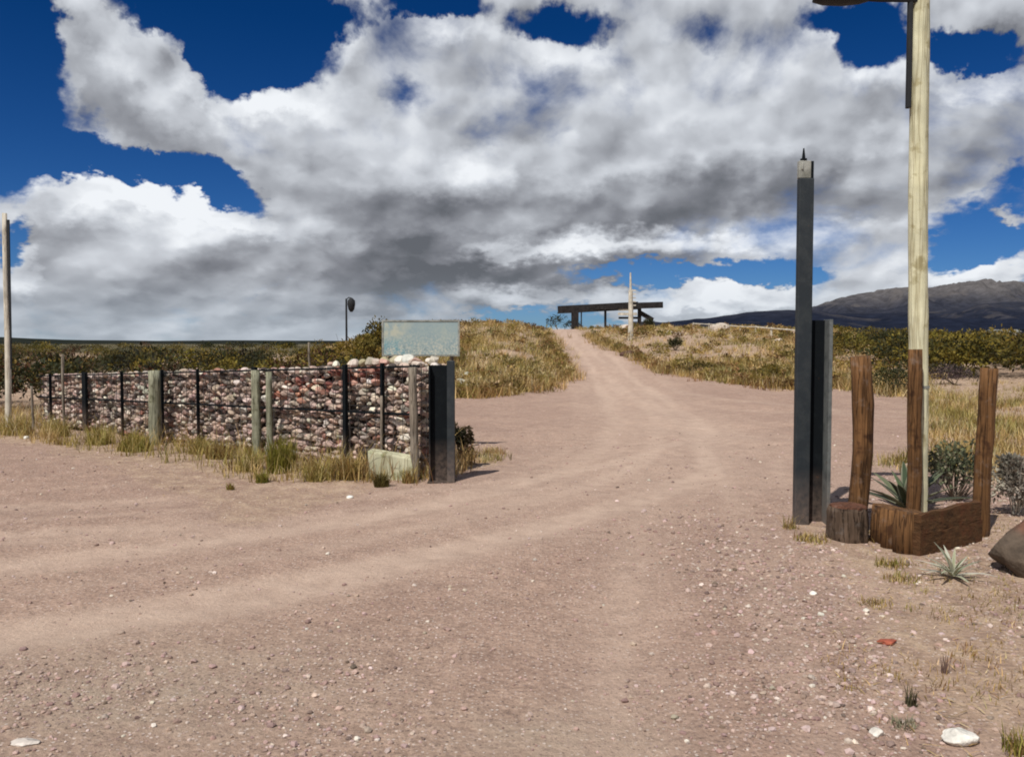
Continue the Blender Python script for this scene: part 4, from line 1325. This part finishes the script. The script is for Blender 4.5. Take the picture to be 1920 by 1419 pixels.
# ------------------------------------------------------------------ gravel and chips lying on the ground (nobody could count them)
rg = np.random.default_rng(88)
N = 60000
y = np.exp(rg.uniform(math.log(2.6), math.log(15), N)); x = rg.uniform(-.72, .72, N) * y
dens = .16 + .55 * sstep(-.4, 1.6, x - (y - 3) * .12) * (1 - sstep(6, 12, y)) + .5 * np.exp(-(((x + 1.75) / 1.1) ** 2 + ((y - 3.9) / .75) ** 2))
dens = dens * (.35 + 1.3 * sstep(.35, .65, fbm(x * 1.3, y * 1.3, 123, 3)))
dens *= 1 - .8 * ruts(x, y)
keep = rg.random(N) < dens
x, y = x[keep], y[keep]; n = len(x)
sz = .0050 * np.exp(rg.normal(size=n) * .55) * (1 + .04 * y) * (1 + .35 * sstep(0, 2.5, x))
sz = np.clip(sz, .002, .022)
P = np.stack([x, y, height(x, y) - .028 * ruts(x, y) + sz * .25], 1)
C = pal([(.40, .285, .24), (.27, .19, .16), (.52, .40, .345), (.17, .125, .10), (.38, .30, .25), (.66, .57, .49)], n, rg, [.42, .20, .25, .03, .06, .04], .12)
mb = MB(); scatter_rocks(mb, P, sz, C, PEB, PF, rg, (1, 1, .7))
tag(mb.build('gravel', M_PEBBLE), 'loose pinkish grey gravel strewn over the near ground', 'gravel', kind='stuff')

# ------------------------------------------------------------------ SKY: Nishita blue with procedural clouds at infinity
w = bpy.data.worlds.new('World'); sc.world = w; w.use_nodes = True
nt = w.node_tree
bg = nt.nodes['Background']
SUN_TO = Vector((-.36, -.59, 1.0)).normalized()
elev = math.asin(SUN_TO.z); azim = math.atan2(SUN_TO.x, SUN_TO.y)
sky = nd(nt, 'ShaderNodeTexSky', sky_type='NISHITA', sun_disc=False)
sky.sun_elevation = elev; sky.sun_rotation = azim % (2 * math.pi)
sky.altitude = 1800; sky.air_density = 1.0; sky.dust_density = .3; sky.ozone_density = 3.0
SKY_S = .1
tc = nd(nt, 'ShaderNodeTexCoord')
sx = nd(nt, 'ShaderNodeSeparateXYZ'); nt.links.new(tc.outputs['Generated'], sx.inputs[0])
az = math_(nt, 'MULTIPLY', math_(nt, 'ARCTAN2', sx.outputs[0], sx.outputs[1]), 57.2958)
el = math_(nt, 'MULTIPLY', math_(nt, 'ARCSINE', sx.outputs[2]), 57.2958)


def comb(a, b_, c=0.0):
    n = nt.nodes.new('ShaderNodeCombineXYZ')
    for i, v in enumerate((a, b_, c)):
        if isinstance(v, bpy.types.NodeSocket): nt.links.new(v, n.inputs[i])
        else: n.inputs[i].default_value = v
    return n.outputs[0]


def vmath(op, a, b_=None, s=None):
    n = nt.nodes.new('ShaderNodeVectorMath'); n.operation = op
    for i, v in enumerate((a, b_)):
        if v is None: continue
        if isinstance(v, bpy.types.NodeSocket): nt.links.new(v, n.inputs[i])
        else: n.inputs[i].default_value = v
    if s is not None: n.inputs['Scale'].default_value = s
    return n.outputs[0]


Pdeg = comb(az, el)
el2 = math_(nt, 'MULTIPLY', math_(nt, 'LOGARITHM', math_(nt, 'ADD', math_(nt, 'MULTIPLY', math_(nt, 'MAXIMUM', el, -2.0), 1 / 14.0), 1.0), math.e), 34.0)
Pn = comb(az, el2, 3.7)
wn = noise(nt, Pn, .16, 4, .55); wn2 = noise(nt, Pn, .55, 3, .55)
wv = vmath('SCALE', vmath('SUBTRACT', wn.outputs['Color'], (.5, .5, .5)), s=4.2)
wv2 = vmath('SCALE', vmath('SUBTRACT', wn2.outputs['Color'], (.5, .5, .5)), s=2.2)
wn3 = noise(nt, Pn, 1.7, 3, .6); wv3 = vmath('SCALE', vmath('SUBTRACT', wn3.outputs['Color'], (.5, .5, .5)), s=1.1)
Pw = vmath('ADD', vmath('ADD', vmath('ADD', Pdeg, wv3), vmath('MULTIPLY', wv, (1, .8, 0))), vmath('MULTIPLY', wv2, (1, .8, 0)))


def azel(px, py):
    d = ray(px, py)
    return math.degrees(math.atan2(d[0], d[1])), math.degrees(math.asin(d[2]))


def blob_sum(vec, blobs, start):
    tot = start
    for (px, py, rx, ry, rot, wgt) in blobs:
        a, e = azel(px, py)
        k = abs(azel(px + 40, py)[0] - azel(px - 40, py)[0]) / 80
        ke = abs(azel(px, py + 40)[1] - azel(px, py - 40)[1]) / 80
        if abs(rot) < 9:
            mp = nt.nodes.new('ShaderNodeVectorMath'); mp.operation = 'MULTIPLY_ADD'
            mp.inputs[1].default_value = (1 / (rx * k), 1 / (ry * ke), 0); mp.inputs[2].default_value = (-a / (rx * k), -e / (ry * ke), 0)
        else:
            mp = nt.nodes.new('ShaderNodeMapping'); mp.vector_type = 'TEXTURE'
            mp.inputs['Location'].default_value = (a, e, 0); mp.inputs['Rotation'].default_value = (0, 0, R(-rot))
            mp.inputs['Scale'].default_value = (rx * k, ry * ke, 1e6)
        nt.links.new(vec, mp.inputs[0])
        g = nt.nodes.new('ShaderNodeTexGradient'); g.gradient_type = 'SPHERICAL'; nt.links.new(mp.outputs[0], g.inputs[0])
        tot = math_(nt, 'MULTIPLY_ADD', g.outputs['Fac'], wgt, tot)
    return tot


# cover: + cloud, - blue hole   (direction px, py, radius, radius, tilt, weight)
COVER = [
    (30, 190, 150, 220, 0, -3.0), (90, 290, 150, 50, 8, -2.4), (260, 308, 170, 42, 14, -2.6), (405, 345, 130, 42, 24, -2.6), (470, 60, 190, 130, 10, -3.2), (590, 20, 120, 60, 0, -2.0),
    (520, 130, 80, 50, 0, -1.4), (20, 60, 130, 110, 0, -1.2), (330, 20, 160, 50, 0, -1.8), (425, 130, 75, 75, 0, -2.2), (90, 15, 60, 50, 0, -.8), (190, 215, 60, 60, 0, -.6),
    (1045, 40, 110, 55, 0, -2.2), (830, 8, 140, 32, 0, -1.7), (1330, 62, 100, 52, 10, -.55), (1640, 55, 80, 85, 0, -2.6), (1800, 95, 130, 48, 15, -2.6), (1580, 10, 100, 40, 0, -1.2), (755, 175, 70, 38, 0, -.38),
    (1270, 514, 260, 26, 0, -2.2), (1470, 522, 110, 22, 0, -1.4), (1850, 425, 150, 60, -8, -1.6), (1790, 475, 90, 36, 0, -1.5), (1905, 350, 70, 40, 0, -1.0), (18, 455, 45, 70, 0, -2.0), (990, 585, 150, 20, 0, -1.4), (1090, 602, 100, 16, 0, -1.2),
    (170, 70, 110, 55, 48, 1.2), (270, 160, 150, 70, 45, 1.1), (300, 240, 110, 60, 25, .6), (350, 130, 40, 60, 0, .9),
    (180, 390, 240, 70, 0, .7), (1890, 30, 130, 70, 0, 1.2), (1880, 408, 50, 20, 0, 1.5),
    (850, 400, 520, 150, 0, .7), (610, 510, 220, 55, 0, .8), (1350, 300, 400, 130, 0, .6), (250, 520, 420, 90, 0, .5), (570, 200, 170, 60, 0, .4), (385, 215, 60, 60, 0, .5),
    (1380, 558, 150, 30, 0, 1.0), (1800, 515, 180, 40, 0, 1.2), (1000, 550, 110, 26, 0, .6),
]
# thinner cover towards the zenith
zen = nd(nt, 'ShaderNodeMapRange', interpolation_type='SMOOTHSTEP'); nt.links.new(el, zen.inputs[0])
zen.inputs[1].default_value = 24; zen.inputs[2].default_value = 50; zen.inputs[3].default_value = .78; zen.inputs[4].default_value = .15
cov = blob_sum(Pw, COVER, zen.outputs[0])
cov_up = blob_sum(vmath('ADD', vmath('ADD', Pw, (-.5, 1.5, 0)), comb(0.0, 0.0, cov)), COVER, zen.outputs[0])
f1 = noise(nt, Pn, .15, 8, .57, .3)
r1 = noise(nt, Pn, .13, 4, .42, .35)
f2 = noise(nt, vmath('ADD', Pn, (-.8, 1.9, .4)), .13, 4, .42, .35)


def billow(vec):
    v = nd(nt, 'ShaderNodeTexVoronoi', feature='SMOOTH_F1', voronoi_dimensions='2D'); v.inputs['Scale'].default_value = .26
    v.inputs['Detail'].default_value = 1.5; v.inputs['Roughness'].default_value = .42; v.inputs['Smoothness'].default_value = .9
    nt.links.new(vec, v.inputs['Vector'])
    return math_(nt, 'SUBTRACT', 1.0, v.outputs['Distance'])


wsm = vmath('SCALE', wv2, s=.8)
puff = billow(vmath('ADD', Pn, wsm)); puff2 = billow(vmath('ADD', vmath('ADD', Pn, (-.5, .9, .3)), wsm))
dens = math_(nt, 'ADD', cov, math_(nt, 'MULTIPLY', math_(nt, 'SUBTRACT', f1.outputs[0], .5), 2.5))
dens = math_(nt, 'ADD', dens, math_(nt, 'MULTIPLY', math_(nt, 'SUBTRACT', puff, .6), .22))
alpha = nd(nt, 'ShaderNodeMapRange', interpolation_type='SMOOTHSTEP'); nt.links.new(dens, alpha.inputs[0])
alpha.inputs[1].default_value = -.02; alpha.inputs[2].default_value = .85
# thick flat bases are grey, sunward puffs white
SHADE = [
    (900, 500, 520, 76, 0, .75), (760, 440, 320, 90, 10, .50), (1050, 395, 380, 70, 0, .55), (1400, 350, 300, 66, 0, .5), (1250, 430, 300, 36, 0, .35), (1600, 380, 150, 60, 0, .35), (400, 525, 400, 50, 0, .26),
    (700, 570, 330, 50, 0, .45), (250, 595, 420, 60, 0, .24), (300, 250, 150, 60, 20, .28), (1850, 60, 180, 100, 0, .6), (1800, 300, 220, 90, 0, .3), (1050, 230, 250, 90, 0, .12), (650, 320, 220, 60, 15, .12), (100, 460, 130, 70, 0, .15), (700, 500, 260, 60, 0, .35),
    (280, 390, 290, 90, 10, -.52), (560, 220, 220, 80, 0, -.38), (560, 400, 140, 60, 30, -.28), (1000, 472, 260, 24, 0, -.55), (1150, 455, 360, 30, -4, -.75), (1480, 440, 240, 44, 0, -.65), (1380, 545, 180, 26, 0, -.4), (1380, 170, 330, 100, 0, -.22), (870, 330, 110, 60, 0, -.4), (1640, 250, 100, 50, 0, -.3), (940, 552, 150, 24, 0, -.45), (1790, 505, 200, 40, 0, -.35), (1000, 120, 300, 80, 0, -.15),
]
shd = blob_sum(vmath('ADD', Pw, comb(0.0, 0.0, cov_up)), SHADE, 0.0)
rel = math_(nt, 'MULTIPLY', math_(nt, 'SUBTRACT', r1.outputs[0], f2.outputs[0]), 1.2)
rel = math_(nt, 'MULTIPLY_ADD', math_(nt, 'SUBTRACT', puff, puff2), .55, rel)
mrel = math_(nt, 'MINIMUM', math_(nt, 'MAXIMUM', math_(nt, 'SUBTRACT', cov, cov_up), -1.0), 1.0)
rel = math_(nt, 'MULTIPLY_ADD', mrel, .24, rel)
soft = math_(nt, 'MULTIPLY', math_(nt, 'SUBTRACT', f1.outputs[0], .5), -.12)
bri = math_(nt, 'SUBTRACT', math_(nt, 'ADD', math_(nt, 'ADD', rel, soft), .585), math_(nt, 'MULTIPLY', shd, .78))
bri = math_(nt, 'MULTIPLY_ADD', bri, .86, .10)
ccol = ramp(nt, bri, [(.0, (.125, .135, .155)), (.25, (.225, .235, .265)), (.5, (.40, .42, .46)), (.75, (.62, .65, .70)), (1.0, (.88, .91, .95))])
skyc = nt.nodes.new('ShaderNodeHueSaturation'); skyc.inputs['Saturation'].default_value = 1.25; skyc.inputs['Value'].default_value = 1.0
nt.links.new(sky.outputs[0], skyc.inputs['Color'])
elf = nd(nt, 'ShaderNodeMapRange'); nt.links.new(el, elf.inputs[0]); elf.inputs[1].default_value = 2; elf.inputs[2].default_value = 20
tint = mixc(nt, elf.outputs[0], (.26, .40, .64), (.045, .245, .44))
skys = mixc(nt, 1.0, skyc.outputs[0], tint, 'MULTIPLY')
lowf = nd(nt, 'ShaderNodeMapRange', interpolation_type='SMOOTHSTEP'); nt.links.new(el, lowf.inputs[0])
lowf.inputs[1].default_value = 5; lowf.inputs[2].default_value = 0; lowf.inputs[3].default_value = 0; lowf.inputs[4].default_value = .4
ccol = mixc(nt, lowf.outputs[0], ccol, (.42, .50, .58))
cl10 = vmath('SCALE', ccol, s=1.0 / SKY_S)
fin = mixc(nt, alpha.outputs[0], skys, cl10)
nt.links.new(fin, bg.inputs['Color']); bg.inputs['Strength'].default_value = SKY_S
w.cycles.sampling_method = 'NONE'

# ------------------------------------------------------------------ sun
L_ = bpy.data.lights.new('sun', 'SUN'); L_.energy = 4.4; L_.angle = R(.53); L_.color = (1, .955, .89)
so = bpy.data.objects.new('sun', L_); COL.objects.link(so)
so.rotation_euler = (-SUN_TO).to_track_quat('-Z', 'Y').to_euler(); so.location = (-20, -30, 50)

# ------------------------------------------------------------------ camera
cd = bpy.data.cameras.new('camera'); cam = bpy.data.objects.new('camera', cd); COL.objects.link(cam)
cam.location = (0, 0, EYE); cam.rotation_euler = (math.pi / 2 - PITCH, 0, 0)
cd.sensor_width = 36; cd.lens = 36 * FPX / 1920; cd.clip_start = .05; cd.clip_end = 40000
sc.camera = cam

vs_ = sc.view_settings
vs_.view_transform = 'Standard'; vs_.look = 'None'; vs_.exposure = 0; vs_.gamma = 1; vs_.use_curve_mapping = False
sc.cycles.use_denoising = True
sc.cycles.max_bounces = 6
sc.render.film_transparent = False
sc.cycles.pixel_filter_type = 'BLACKMAN_HARRIS'; sc.cycles.filter_width = 1.9
